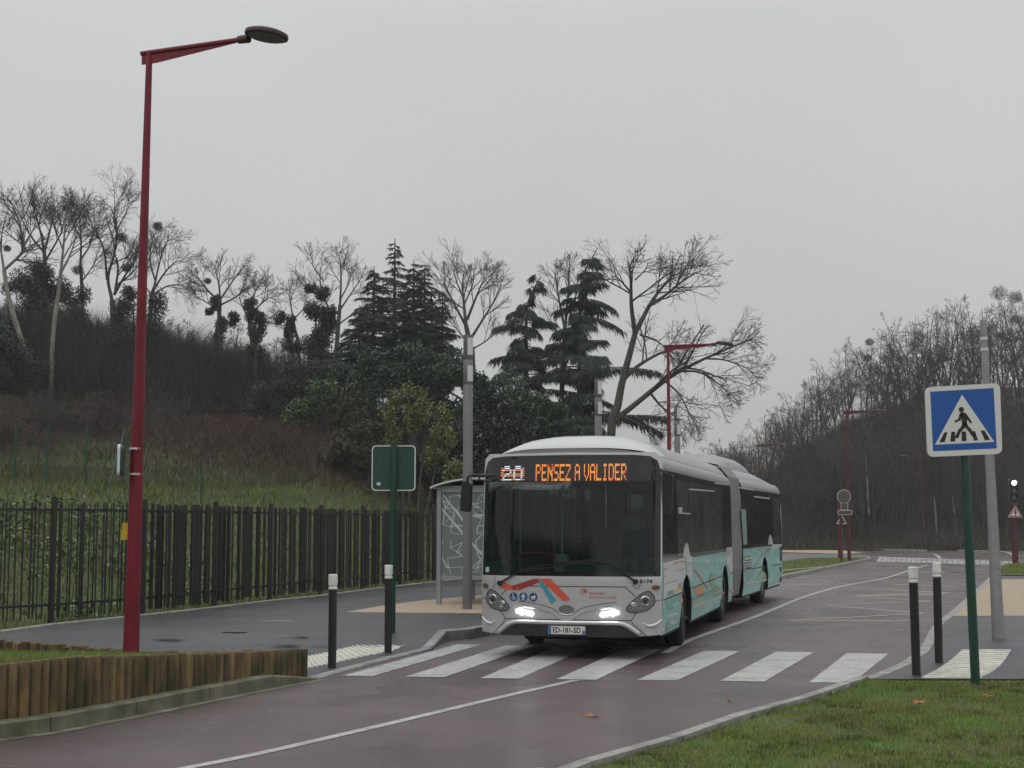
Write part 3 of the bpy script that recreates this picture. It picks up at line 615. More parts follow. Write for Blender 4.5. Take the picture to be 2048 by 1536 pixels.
mb = MB(); mb.prism(rounded(tri(1.12), .05), -.18, -.15); ws = mb.build('warning_sign', M['signw'], t)
mb = MB(); mb.prism(rounded(tri(1.0), .04), -.185, -.1805); mb.build('border', mat('sign red', (.35, .02, .02), .5), ws)
mb = MB(); mb.prism(rounded(tri(.72), .03), -.19, -.1855); mb.build('field', M['signw'], ws)
mb = MB(); mb.box(cc.x - .018, cc.x + .018, -.196, -.191, cc.y - .12, cc.y + .17); mb.prism([(cc.x - .06, cc.y), (cc.x + .06, cc.y), (cc.x, cc.y + .19)], -.196, -.191); mb.build('symbol', M['signk'], ws)

# ------------------------------------------------------------ railing fence
FP = [Vector(p) for p in [(-9.55, 15.2), (-9.3, 17.8), (-9.0, 20.4), (-8.75, 23.2)] + [tuple(at(*p, .1)) for p in ((101, 1252), (284, 1235), (428, 1216), (539, 1203), (641, 1191), (724, 1183), (800, 1172), (867, 1166))] + [(-1.3, 45.3), (-.3, 48.6), (.7, 51.8)]]
fence = thing('railing_fence', 'tall black metal railing fence of uneven upright bars along the left pavement', 'fence', (FP[4].x, FP[4].y, .1))
FO = Vector((FP[4].x, FP[4].y, .1))
for i, p in enumerate(FP):
    e = (FP[min(i + 1, len(FP) - 1)] - FP[max(i - 1, 0)]).normalized(); a = math.atan2(e.y, e.x)
    Mx = Matrix.Translation((p.x - FO.x, p.y - FO.y, 0)) @ Matrix.Rotation(a, 4, 'Z')
    mb = MB(); mb.box(-.03, .03, -.045, .045, -.1, 2.17, M=Mx); mb.build('fence_post', M['fencem'], fence)
rf = random.Random(3)
for i in range(len(FP) - 1):
    a, b_ = FP[i], FP[i + 1]; e = (b_ - a); ln = e.length; ang = math.atan2(e.y, e.x)
    Mx = Matrix.Translation((a.x - FO.x, a.y - FO.y, 0)) @ Matrix.Rotation(ang, 4, 'Z'); mb = MB()
    for z in (.33, 1.93): mb.box(.031, ln - .031, -.012, .012, z, z + .045, M=Mx)
    x = .12; hp_ = 2.08
    while x < ln - .09:
        wd = rf.choice([.012, .014, .02]) * (1 if i < 5 else 1.4); dp = rf.choice([.02, .025, .035] if i < 5 else [.03, .05, .06]); y0 = rf.choice([-.013 - dp, .0125])
        mb.box(x - wd / 2, x + wd / 2, y0, y0 + dp, rf.uniform(.1, .16), hp_ + rf.uniform(-.03, .02), M=Mx); x += rf.choice([.07, .10, .115, .13])
    mb.build('panel', M['fencem'], fence)

# wire fence posts in the meadow
wf = [(28, 975, 850), (92, 976, 850), (171, 978, 850), (246, 983, 852), (402, 1012, 918), (527, 1022, 1003)]
wr = None
def meadow_at(u, v):
    d = ray(u, v); t = 20.0
    while t < 120:
        q = d * t; z = H + q[2]
        if z < tz1(q[0], q[1]) and q[1] > 28: return Vector((q[0], q[1], tz1(q[0], q[1])))
        t += .25
    return Vector((d[0] * 50, d[1] * 50, tz1(d[0] * 50, d[1] * 50)))
wth = None
for i, (u, v, vt) in enumerate(wf):
    q = meadow_at(u, v - 4)
    if wth is None: wth = thing('wire_fence', 'thin dark green wire fence posts standing on the grass bank behind the railing', 'fence', q); w0 = q.copy(); prevq = None
    tp = W(u + 3, vt, q.y); mb = MB(); hh_ = max(.4, tp.z - q.z)
    mb.tube([q - w0 - Vector((0, 0, .1)), q - w0 + Vector((0, 0, hh_))], .028, 6); mb.build('fence_post', M['greenp'], wth)
    if i == 3:
        g = meadow_at(217, 977); mb = MB(); mb.tube([g - w0, q - w0 + Vector((0, 0, hh_ * .93))], .022, 6); mb.build('brace', M['greenp'], wth)
    if prevq is not None and i < 5:
        mb = MB()
        for k in range(3): f = .3 + .33 * k; mb.tube([prevq[0] - w0 + Vector((0, 0, prevq[1] * f)), q - w0 + Vector((0, 0, hh_ * f))], .004, 3)
        mb.build('wire', M['fencem'], wth)
    prevq = (q, hh_)

# ------------------------------------------------------------ bus shelter
ps = Vector(at(878, 1208, .145)); sh = thing('bus_shelter', 'grey bus shelter with curved pale roof and white map lines on its glass', 'bus shelter', (ps.x, ps.y, .144), -BUSYAW)
SWd, SL = 1.32, 4.2
for x in (0, SWd):
    for y in (0, SL): mb = MB(); mb.box(x - .045, x + .045, y - .045, y + .045, -.01, 2.43); mb.build('post', M['shel'], sh)
zt_ = W(878, 985, ps.y).z - .144; zb_ = W(878, 1151, ps.y).z - .144
mb = MB(); mb.box(.047, SWd - .047, -.03, .03, zb_ - .08, zb_); mb.build('pane_frame', M['shel'], sh); mb = MB(); mb.box(.047, SWd - .047, -.03, .03, zt_, zt_ + .14); mb.build('pane_frame', M['shel'], sh)
mb = MB(); mb.box(.047, SWd - .047, -.006, .006, zb_ + .002, zt_ - .002); eg = mb.build('end_pane', mat('frosted shelter glass', (.15, .18, .175), .25), sh)
# street-map pattern etched on the pane
rm = random.Random(11); mb = MB(); x0, x1, z0, z1 = .06, SWd - .06, zb_ + .03, zt_ - .03
def mline(a, b_, wd):
    a, b_ = Vector(a), Vector(b_); e = (b_ - a)
    if e.length < .01: return
    e.normalize(); n_ = Vector((-e.y, e.x)) * wd / 2
    pts = [a + n_, b_ + n_, b_ - n_, a - n_]
    pts = [Vector((min(x1, max(x0, p_.x)), min(z1, max(z0, p_.y)))) for p_ in pts]
    k = len(mb.f); mb.add([(p_.x, -.008 - .0001 * (k % 20), p_.y) for p_ in pts], [(0, 1, 2, 3)])
nodes = [[(x0 + (x1 - x0) * (i + rm.uniform(-.38, .38)) / 6, z0 + (z1 - z0) * (j + rm.uniform(-.38, .38)) / 10) for j in range(11)] for i in range(7)]
for i in range(7):
    for j in range(11):
        for di, dj, pr in ((1, 0, .62), (0, 1, .66), (1, 1, .22), (1, -1, .2)):
            if 0 <= i + di < 7 and 0 <= j + dj < 11 and rm.random() < pr: mline(nodes[i][j], nodes[i + di][j + dj], rm.choice([.012, .014, .022]))
mline((x0, z0 + 1.35), (x0 + .55, z0 + .75), .05); mline((x0, z1), (x0 + .5, z1 - .6), .045); mline((x0 + .55, z0 + .75), (x1, z0 + .1), .05); mline((x0 + .7, z1 - .45), (x1, z1 - .45), .045)
mb.build('map_lines', mat('etched map line', (.42, .50, .50), .5), eg)
mb = MB(); mb.box(-.008, .008, .047, SL - .047, zb_ - .02, zt_ + .1)
mb.build('back_pane', glass('shelter glass back', (.55, .62, .6), .8), sh)
mb = MB(); mb.box(.25, .6, 1.2, 3.4, .42, .47); mb.box(.3, .36, 1.4, 1.46, 0, .42); mb.box(.3, .36, 3.1, 3.16, 0, .42); mb.build('bench', M['shel'], sh)
mb = MB(); mb.box(SWd - .36, SWd - .05, -.02, .06, -.01, .58); mb.build('service_box', M['dgrey'], sh)
mb = MB(); k = 14; prof = []
for i in range(k + 1):
    f = i / k; prof.append((-.16 + f * (SWd + .75), 2.44 + .0 + .19 * sin(pi * min(1, f * 1.0)) ** .8))
for i in range(k):
    a, b_ = prof[i], prof[i + 1]
    mb.add([(a[0], -.18, a[1]), (b_[0], -.18, b_[1]), (b_[0], SL + .2, b_[1]), (a[0], SL + .2, a[1]), (a[0], -.18, a[1] - .035), (b_[0], -.18, b_[1] - .035), (b_[0], SL + .2, b_[1] - .035), (a[0], SL + .2, a[1] - .035)],
           [(0, 1, 2, 3), (4, 7, 6, 5), (0, 4, 5, 1), (3, 2, 6, 7)])
mb.build('roof', M['shelr'], sh, smooth='auto')
mb = MB(); mb.box(-.05, SWd + .05, -.05, SL + .05, 2.43, 2.455); mb.build('ceiling', M['shel'], sh)

# ------------------------------------------------------------ articulated bus
M.update(
 silver=mat('silver paint', (.56, .56, .565), .27, metal=.45, var=.03, vscale=2, coat=.5),
 silver2=mat('grey headlamp surround', (.20, .20, .21), .35, metal=.4, coat=.4),
 roofw=mat('white roof fairing', (.47, .48, .485), .35, var=.03, vscale=3, coat=.3),
 roofg=mat('grey roof and shaded side', (.27, .275, .28), .35, metal=.2, var=.05, vscale=3),
 teal=mat('pale turquoise livery', (.25, .60, .55), .3, col2=(.17, .51, .47), vscale=.7, coat=.4),
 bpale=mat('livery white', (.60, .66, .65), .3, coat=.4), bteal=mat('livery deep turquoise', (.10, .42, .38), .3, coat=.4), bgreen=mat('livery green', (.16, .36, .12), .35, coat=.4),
 borange=mat('livery orange', (.62, .30, .08), .35, coat=.4), byel=mat('livery yellow', (.68, .48, .08), .35), bred=mat('livery red', (.58, .08, .05), .35, coat=.4), bdred=mat('livery dark red', (.28, .03, .04), .35, coat=.4),
 bblue=mat('livery teal blue', (.05, .26, .33), .35, coat=.4), navy=mat('icon blue', (.015, .05, .20), .35), bgrey=mat('livery grey', (.22, .30, .30), .4),
 gblack=mat('black window band', (.010, .011, .012), .06, spec=.6), rubber=mat('tyre rubber', (.014, .014, .014), .75, var=.2, vscale=12), steelr=mat('wheel steel', (.16, .16, .165), .4, metal=.5, var=.2),
 under=mat('underbody black', (.006, .006, .006), .8), seam=mat('panel gap', (.012, .012, .013), .7), bell=mat('grey bellows fabric', (.20, .20, .203), .75, var=.12, vscale=3),
 grille=mat('dark lower grille', (.028, .027, .03), .5), chrome=mat('chrome', (.55, .55, .56), .15, metal=1), inter=mat('interior grey', (.12, .13, .135), .7), interd=mat('dark interior', (.012, .014, .015), .8),
 seat=mat('blue seat cloth', (.03, .06, .14), .8), rail=mat('interior pale pole', (.35, .38, .37), .3), redrail=mat('red handrail', (.35, .015, .02), .35), dash=mat('teal dark dashboard', (.04, .13, .11), .6),
 led=mat('orange display diode', (.1, .03, .01), .5, emit=(1.0, .36, .05), es=1.25), ledr=mat('red display diode', (.1, .02, .01), .5, emit=(1.0, .10, .03), es=1.1), ledw=mat('white display diode', (.2, .2, .2), .5, emit=(.75, .80, .9), es=1.0), ledo=mat('dull display diode', (.1, .05, .01), .5, emit=(.75, .25, .10), es=.9),
 disp=mat('display panel', (.030, .035, .035), .25), hl=mat('lit headlamp', (.9, .9, .9), .3, emit=(1, .98, 1), es=14), amber=mat('marker lamp', (.13, .06, .04), .25, coat=.6),
)
wglass = glass('windscreen glass', (.42, .56, .52), .8)
sglass = glass('side window glass', (.22, .24, .24), .55)
bus = thing('articulated_bus', 'long articulated bus with silver front and turquoise livery sides, headlights lit, stopping at the kerb', 'bus', (OX, OY, 0), -BUSYAW)
HWD = 1.26
def tilt(z): return .085 * max(0, z - 1.05) + .22 * max(0, .52 - z) ** 1.0
def F(l, z): a = abs(l) / HWD; return .07 * a * a + .19 * a ** 6 + tilt(z)
def wide(z):          # half width of the side wall at height z
    if z < .62: return HWD - .035 * ((.62 - z) / .31) ** 1.5
    if z < 2.2: return HWD
    if z < 2.56: return HWD - .02 * ((z - 2.2) / .36)
    t = min(1, (z - 2.56) / .22); return HWD - .02 - .13 * t ** 2.2
def u_of(l, z, s): q = OB + d1 * s + n1 * l; d = q.y * cos(PT) + (z - H) * sin(PT); return 1024 + q.x * FPX / d, 768 - (-q.y * sin(PT) + (z - H) * cos(PT)) * FPX / d
def FL(u, v):         # photograph front-panel drawing coordinates -> (lateral, height) on the front
    l, z = (u - 1132) / 143, 1.82 - (v - 1047) / 147
    for _ in range(12):
        l = max(-1.255, min(1.255, l)); uu, vv = u_of(l, z, F(l, z)); l += (u - uu) / 150; z -= (v - vv) / 147
    return (max(-1.255, min(1.255, l)), z)
def c5(x, y): return FL(960 + x / 5.39, 1130 + y / 5.39)
def cA(x, y): return FL(940 + x / 3.2, 850 + y / 3.2)
def drape(name, polys, mats, parent, off=.004, fn=F, cx=.06, cz=.10, thick=0, smooth=False, flat=False):
    bm = bmesh.new()
    for item in polys:
        pts, m = item[0], item[1]
        vs = [bm.verts.new((p[0], 0, p[1])) for p in pts]
        try: f = bm.faces.new(vs); f.material_index = m; f.normal_update()
        except Exception: continue
    bmesh.ops.triangulate(bm, faces=[f for f in bm.faces if len(f.verts) > 4])
    for ax, st in ((0, cx), (2, cz)):
        if not st: continue
        lo = min(v.co[ax] for v in bm.verts); hi = max(v.co[ax] for v in bm.verts); c = math.ceil(lo / st) * st
        while c < hi - 1e-6:
            no = [0, 0, 0]; no[ax] = 1; co = [0, 0, 0]; co[ax] = c
            bmesh.ops.bisect_plane(bm, geom=bm.verts[:] + bm.edges[:] + bm.faces[:], plane_co=co, plane_no=no, dist=1e-5); c += st
    if thick:
        r = bmesh.ops.extrude_face_region(bm, geom=bm.faces[:]); 
        for v in [g for g in r['geom'] if isinstance(g, bmesh.types.BMVert)]: v.co.y = -thick
    for v in bm.verts: v.co.y = fn(v.co.x, v.co.z) - off + (v.co.y)
    bmesh.ops.recalc_face_normals(bm, faces=bm.faces[:])
    me = bpy.data.meshes.new(name); bm.to_mesh(me); bm.free()
    for mm in (mats if isinstance(mats, (list, tuple)) else [mats]): me.materials.append(mm)
    if smooth: me.polygons.foreach_set('use_smooth', [True] * len(me.polygons))
    return link(bpy.data.objects.new(name, me), parent)
def stroke(pts, wd, closed=False):
    o = []; n_ = len(pts)
    for i in range(n_ if closed else n_ - 1):
        a, b_ = Vector(pts[i]), Vector(pts[(i + 1) % n_]); e = (b_ - a)
        if e.length < 1e-5: continue
        e.normalize(); q = Vector((-e.y, e.x)) * wd / 2; a = a - e * wd * .3; b_ = b_ + e * wd * .3
        o.append([tuple(a + q), tuple(b_ + q), tuple(b_ - q), tuple(a - q)])
    return o
def circ_pts(cx, cz, rx, rz=None, k=20): rz = rz or rx; return [(cx + rx * cos(2 * pi * i / k), cz + rz * sin(2 * pi * i / k)) for i in range(k)]
ZB, ZT, ZG, ZS = 1.10, 2.745, 2.78, .315
# lower front panel
base_out = [(-HWD, ZB), (HWD, ZB), (HWD, ZS + .02), (.93, ZS), (-.93, ZS), (-HWD, ZS + .02)]
body = drape('front_body', [(base_out, 0)], [M['silver']], bus, 0, cx=.05, cz=.06, smooth=True)
# black bumper grille and its silver surround
def mir(P): return P + [(-x, z) for x, z in P[::-1]]
gr_in = [(.98, ZS - .012), (.90, .36), (.80, .43), (.72, .462), (.66, .468)]
drape('lower_grille', [(mir(gr_in), 0)], M['grille'], body, .006, cx=.08, cz=.06)
gr_out = [(1.05, ZS - .01), (.99, .37), (.88, .465), (.80, .507), (.72, .518)]
rim_polys = []
P1, P2 = mir(gr_out), mir(gr_in)
for i in range(len(P1) - 1): rim_polys.append(([P1[i], P1[i + 1], P2[i + 1], P2[i]], 0))
mid_ = [((P1[i][0] + P2[i][0]) / 2, (P1[i][1] + P2[i][1]) / 2) for i in range(len(P1))]
mid_ = rounded([(mid_[0][0], mid_[0][1] + .03)] + mid_[1:-1] + [(mid_[-1][0], mid_[-1][1] + .03)], .03, 3)[4:-4]; mid_ = resample(mid_, .07)
mb = MB(); mb.tube([(x, F(x, z) - .004, z) for x, z in mid_], .031, 10); mb.build('bumper_trim', M['silver'], body, smooth=True)
bm_ = [q_ for q_ in [(-.62, .70), (-.40, .682), (-.22, .655), (-.12, .615), (0, .59), (.12, .615), (.22, .655), (.40, .682), (.62, .70)]]
mb = MB(); mb.tube([(x, F(x, z) + .004, z) for x, z in catmull(bm_, 3)], [.006] + [.020] * (len(catmull(bm_, 3)) - 2) + [.006], 8); mb.build('brow_ridge', M['silver'], body, smooth=True)
# panel gaps
gaps = stroke(mir([(.92, .855), (.80, .975)]), .010) + stroke([(-.87, .53), (.87, .53)], .010) + stroke([(.87, .53), (.93, .62), (.985, .655)], .009) + stroke([(-.87, .53), (-.93, .62), (-.985, .655)], .009)
gaps += stroke([(.87, .53), (.90, .47), (1.07, ZS)], .008) + stroke([(-.87, .53), (-.90, .47), (-1.07, ZS)], .008) + stroke([(1.16, .78), (1.258, .80)], .008) + stroke([(-1.16, .78), (-1.258, .80)], .008)
gaps += stroke([(.90, ZB), (.90, .99), (.93, .955), (.97, .96), (.99, 1.0), (.99, ZB)], .006) + stroke([(-1.03, ZB), (-1.03, .99), (-1.06, .93)], .006)
drape('panel_gap', [(p_, 0) for p_ in gaps], M['seam'], body, .0035)
# V shaped brow over the emblem
br = [c5(*p_) for p_ in ((1470, 405), (1350, 412), (1200, 440), (1085, 470), (1030, 510), (985, 538), (930, 545))]; br = [(p_[0], p_[1]) for p_ in br]
brL = br[:-1] + [(0.0, br[-1][1])]
low = [(x, z - .030 - .05 * (1 - abs(x) / .7)) for x, z in brL]
bp = mir(brL); lp_ = mir(low)
drape('brow', [([bp[i], bp[i + 1], lp_[i + 1], lp_[i]], 0) for i in range(len(bp) - 1)], M['silver'], body, .003, thick=.014)
drape('brow_line', [(p_, 0) for p_ in stroke(bp, .008)], M['seam'], body, .018)
# corner ridges
for sg_ in (1, -1):
    rd = [(1.255, .545), (1.18, .475), (1.08, .455), (1.02, .50)]
    mb = MB(); rd_ = catmull([(x * sg_, z) for x, z in rd], 4); mb.tube([(x, F(x, z) + .004, z) for x, z in rd_], [.008 + .018 * sin(pi * i_ / (len(rd_) - 1)) for i_ in range(len(rd_))], 8); mb.build('corner_ridge', M['silver'], body, smooth=True)
    hp = [(1.105, .925), (1.165, .86), (1.175, .76), (1.10, .675), (.97, .64), (.87, .632), (.81, .66), (.81, .70), (.90, .80), (1.03, .90)]
    hh_ = drape('headlamp_housing', [([(x * sg_, z) for x, z in rounded(hp, .03)], 0)], M['silver2'], bus, .009, cx=.05)
    drape('housing_gap', [(p_, 0) for p_ in stroke([(x * sg_, z) for x, z in rounded(hp, .03)], .010, True)], M['seam'], hh_, .011)
    for (lx, lz_, r) in ((1.055, .79, .066), (.905, .725, .046)):
        y = F(lx, lz_) - .012; Mx = Matrix.Translation((lx * sg_, y, lz_)) @ Matrix.Rotation(pi / 2, 4, 'X') @ Matrix.Rotation(radians(14 * sg_), 4, 'Y')
        mb = MB(); mb.lathe([(r, -.02), (r, .012), (r * .86, .016), (r * .8, .004)], 24, 0, Mx); a = mb.build('lamp_ring', M['chrome'], hh_, smooth='auto')
        mb = MB(); mb.lathe([(r * .8, .003), (r * .55, -.004), (r * .5, .004), (r * .1, .01)], 20, 0, Mx); mb.build('lamp_lens', M['disp'] if r > .05 else M['chrome'], hh_, smooth='auto')
    # lit lamp cluster
    mb = MB()
    for k, (dx, dz) in enumerate(((-.10, .012), (-.055, .03), (-.045, -.012), (0, .008), (.045, -.016), (.085, -.008), (.10, -.022))):
        x = sg_ * (.585 - dx * 1.0); z = .622 + dz; y = F(x, z) - .006
        mb.lathe([(.024, 0), (.022, .010), (.010, .016)], 14, 0, Matrix.Translation((x, y, z)) @ Matrix.Rotation(pi / 2, 4, 'X'))
    o_ = mb.build('headlight', M['hl'], bus); 
    mk_ = circ_pts(1.19 * sg_, .965, .05, .032); drape('marker_lamp', [(mk_, 0)], M['amber'], bus, .012, thick=.006)
# ribbons, icons, lettering
def poly5(L_): return [c5(x, y) for x, y in L_]
dec = [(poly5([(200, 205), (262, 184), (345, 225), (415, 238), (415, 272), (262, 257)]), 0), (poly5([(345, 226), (585, 146), (640, 146), (640, 188), (412, 272), (352, 268)]), 1),
       (poly5([(612, 146), (668, 170), (822, 380), (770, 425)]), 2)]
drape('ribbon_livery', dec, [M['bred'], M['bdred'], M['bblue']], body, .0045, cz=.2)
drape('ribbon_livery', [(poly5([(640, 146), (757, 146), (977, 372), (905, 392)]), 0)], M['bred'], body, .0055, cz=.2)
def text_polys(txt, size, sx_=1.0, bold=0):
    cu = bpy.data.curves.new('t', 'FONT'); cu.offset = bold; cu.body = txt; cu.size = size; cu.align_x = 'LEFT'; cu.resolution_u = 2
    o = bpy.data.objects.new('t', cu); C.collection.objects.link(o); dg = bpy.context.evaluated_depsgraph_get(); dg.update()
    me = bpy.data.meshes.new_from_object(o.evaluated_get(dg)); P = [[(me.vertices[i].co.x * sx_, me.vertices[i].co.y) for i in p_.vertices] for p_ in me.polygons]
    w_ = max(v.co.x for v in me.vertices) * sx_; bpy.data.objects.remove(o); bpy.data.meshes.remove(me); return P, w_
def draw_text(name, txt, size, x, z, width, m, parent, off, fn=F, bold=0):
    P, w_ = text_polys(txt, size, bold=bold); k = width / w_
    return drape(name, [([(x + a * k, z + b_) for a, b_ in q], 0) for q in P], m, parent, off, fn, cx=.15, cz=0)
x0_, z0_ = c5(1722, 193); x1_, _ = c5(1860, 193); draw_text('fleet_number', '8174', .062, x0_, z0_, x1_ - x0_, M['seam'], body, .006, bold=.0015)
lr = mat('operator lettering red', (.45, .05, .07), .4)
x0_, z0_ = c5(1172, 316); x1_, _ = c5(1352, 316); draw_text('operator_lettering', 'transdev', .058, x0_, z0_, x1_ - x0_, lr, body, .005)
x0_, z0_ = c5(1172, 360); x1_, _ = c5(1470, 360); draw_text('operator_lettering', "TRANS VAL D'OISE", .042, x0_, z0_, x1_ - x0_, lr, body, .005)
ex, ez = c5(1118, 292); sw = [(ex + .04 * cos(a), ez + .04 * sin(a)) for a in [radians(60 + 25 * k) for k in range(9)]]
drape('operator_emblem', [(p_, 0) for p_ in stroke(sw, .007)] + [([(ex + .045 * cos(a) * (1 if i % 2 == 0 else .35) + .02, ez + .045 * sin(a) * (1 if i % 2 == 0 else .35) + .012) for i, a in enumerate([radians(90 + 36 * k) for k in range(10)])], 0)], lr, body, .0062, cx=0, cz=0)
for i, (ix, iy) in enumerate(((362, 342), (468, 342), (575, 346))):
    cx_, cz_ = c5(ix, iy); ic = drape('icon_disc', [(circ_pts(cx_, cz_, .058), 0)], M['navy'], body, .0058, cx=0, cz=0)
    if i == 0: ps_ = [circ_pts(cx_ - .005, cz_ + .036, .009, k=8)] + stroke([(cx_ - .006, cz_ + .024), (cx_ - .002, cz_ - .006), (cx_ + .02, cz_ - .006), (cx_ + .028, cz_ - .03)], .009) + stroke([(cx_ + .018 * cos(a) - .004, cz_ - .014 + .024 * sin(a)) for a in [radians(120 + 30 * k) for k in range(9)]], .006)
    elif i == 1: ps_ = [circ_pts(cx_, cz_ + .036, .010, k=8), [(cx_ - .018, cz_ + .022), (cx_ + .018, cz_ + .022), (cx_ + .012, cz_ - .01), (cx_ - .012, cz_ - .01)]] + stroke([(cx_ - .016, cz_ + .018), (cx_ - .03, cz_ - .006)], .008) + stroke([(cx_ + .016, cz_ + .018), (cx_ + .03, cz_ - .006)], .008) + stroke([(cx_ - .007, cz_ - .01), (cx_ - .010, cz_ - .045)], .010) + stroke([(cx_ + .007, cz_ - .01), (cx_ + .010, cz_ - .045)], .010)
    else: ps_ = [[(cx_ - .035, cz_ + .008)] + [(cx_ + .035 * cos(a), cz_ + .008 - .028 * sin(a)) for a in [radians(180 - 20 * k) for k in range(10)]], [(cx_, cz_ + .010), (cx_ + .034, cz_ + .010), (cx_ + .012, cz_ + .032)], circ_pts(cx_ - .015, cz_ - .03, .008, k=8), circ_pts(cx_ + .017, cz_ - .03, .008, k=8)]
    drape('icon_symbol', [(p_, 0) for p_ in ps_], M['signw'], ic, .0078, cx=0, cz=0)
# grille badge
mb = MB(); Mx = Matrix.Translation((0, F(0, .66) - .012, .672)) @ Matrix.Rotation(pi / 2, 4, 'X')
ring = [(.1 * cos(a), .05 * sin(a)) for a in [2 * pi * k / 28 for k in range(28)]]
drape('badge', [(circ_pts(0, .672, .092, .045, 28), 0)], M['silver2'], body, .014, cx=0, cz=0)
drape('badge_rim', [(q_, 0) for q_ in stroke(circ_pts(0, .672, .096, .049, 28), .012, True)], M['chrome'], body, .012, thick=.008, cx=0, cz=0)
drape('badge_bars', [(q_, 0) for k in range(-3, 4) for q_ in stroke([(k * .024, .672 - .034 * sqrt(1 - (k / 4) ** 2)), (k * .024, .672 + .034 * sqrt(1 - (k / 4) ** 2))], .007)] + [(q_, 0) for q_ in stroke([(-.085, .672), (.085, .672)], .007)], M['chrome'], body, .018, cx=0, cz=0)
# number plate
npx = [c5(742, 690)[0], c5(1138, 690)[0]]; cz_ = .392; pw = npx[1] - npx[0]
npl = drape('number_plate', [([(npx[0], cz_ - .055), (npx[1], cz_ - .055), (npx[1], cz_ + .055), (npx[0], cz_ + .055)], 0)], M['signw'], bus, .02, thick=.006, cx=0, cz=0, fn=lambda l, z: F(0, .39))
flat_ = lambda l, z: F(0, .39)
eu = mat('plate blue', (.02, .13, .36), .4)
drape('plate_band', [([(npx[0] + .003, cz_ - .052), (npx[0] + .04, cz_ - .052), (npx[0] + .04, cz_ + .052), (npx[0] + .003, cz_ + .052)], 0), ([(npx[1] - .04, cz_ - .052), (npx[1] - .003, cz_ - .052), (npx[1] - .003, cz_ - .005), (npx[1] - .04, cz_ - .005)], 0)], eu, npl, .0275, flat_, cx=0, cz=0)
draw_text('plate_lettering', 'ED-181-SD', .098, npx[0] + .055, cz_ - .034, pw - .115, M['seam'], npl, .0275, flat_, bold=.0022)
# windscreen surround: silver frame, black border, glass
Wf = lambda k: [(HWD - k, ZB + .012), (HWD - k, ZT - .20), (HWD - .04 - k, ZT - .07), (HWD - .13 - k, ZT - .012), (.9, ZT + .005), (.0, ZT + .012)]
def ringp(a, b_): A_, B_ = mir(a), mir(b_); A_ = A_ + [A_[0]]; B_ = B_ + [B_[0]]; return [([A_[i], A_[i + 1], B_[i + 1], B_[i]], 0) for i in range(len(A_) - 1)]
outr = [(HWD, ZB), (HWD, ZT - .19), (HWD - .01, ZT - .03), (HWD - .09, ZT + .045), (.9, ZG + .003), (.0, ZG + .012)]
drape('windscreen_frame', ringp(outr, Wf(.018)), M['silver'], bus, .0, cx=.08, cz=.15)
inn_ = [(HWD - .085, ZB + .065), (HWD - .085, 2.38), (HWD - .085, 2.39), (HWD - .085, 2.395), (.9, 2.395), (.0, 2.395)]
wsr = drape('windscreen_border', ringp(Wf(.02), inn_), M['gblack'], bus, .003, cx=.08, cz=.15)
wsg = drape('windscreen', [(mir([(HWD - .083, ZB + .063), (HWD - .083, 2.397), (0, 2.397)]), 0)], wglass, bus, .0035, cx=.06, cz=.15, smooth=True)
# destination display, dot matrix
G = {'P': '11110,10001,10001,11110,10000,10000,10000', 'E': '11111,10000,10000,11110,10000,10000,11111', 'N': '10001,11001,11101,10111,10011,10001,10001', 'S': '01111,10000,10000,01110,00001,00001,11110', 'Z': '11111,00001,00010,00100,01000,10000,11111',
     'A': '01110,10001,10001,11111,10001,10001,10001', 'V': '10001,10001,10001,10001,10001,01010,00100', 'L': '10000,10000,10000,10000,10000,10000,11111', 'I': '01110,00100,00100,00100,00100,00100,01110', 'D': '11110,10001,10001,10001,10001,10001,11110', 'R': '11110,10001,10001,11110,10100,10010,10001',
     '2': '01110,10001,00001,00110,01000,10000,11111', '0': '01110,10001,10001,10001,10001,10001,01110', ' ': '0,0,0,0,0,0,0'}
l0, zt0 = FL(1073, 930); l1_, zb0 = FL(1254, 962)
dsp = drape('destination_display', [([(-1.12, 2.43), (1.12, 2.43), (1.12, 2.70), (-1.12, 2.70)], 0)], M['disp'], bus, .006, cx=.2, cz=0)
txt = 'PENSEZ A VALIDER'; cols = []
for ch in txt:
    g = G[ch].split(',')
    wch = 2 if ch == ' ' else 5
    for c in range(wch): cols.append([int(row[c]) if c < len(row) else 0 for row in g] if ch != ' ' else [0] * 7)
    cols.append([0] * 7)
pit = (l1_ - l0) / (len(cols) - 1); ph = (zt0 - zb0) / 14; polys = []; rr_ = random.Random(5)
for i, c in enumerate(cols):
    for j in range(14):
        if c[j // 2]: x = l0 + i * pit; z = zt0 - j * ph; a = pit * .40; h_ = ph * .38; polys.append(([(x - a, z - h_), (x + a, z - h_), (x + a, z + h_), (x - a, z + h_)], 1 if rr_.random() < .22 else 0))
drape('display_text', polys, [M['led'], M['ledr']], dsp, .0085, cx=0, cz=0)
x0_, zt1 = cA(200, 262); x1_, zb1 = cA(348, 355); polys = []
d0 = [int(k) for k in '01110']; cols = [[0] * 7] * 2
for ch in '20':
    g = G[ch].split(',')
    for c in range(5): cols += [[int(row[c]) for row in g]] * 2
    cols.append([0] * 7); cols.append([0] * 7)
nc = len(cols); pit = (x1_ - x0_) / nc; nr = 8; ph = (zt1 - zb1) / nr
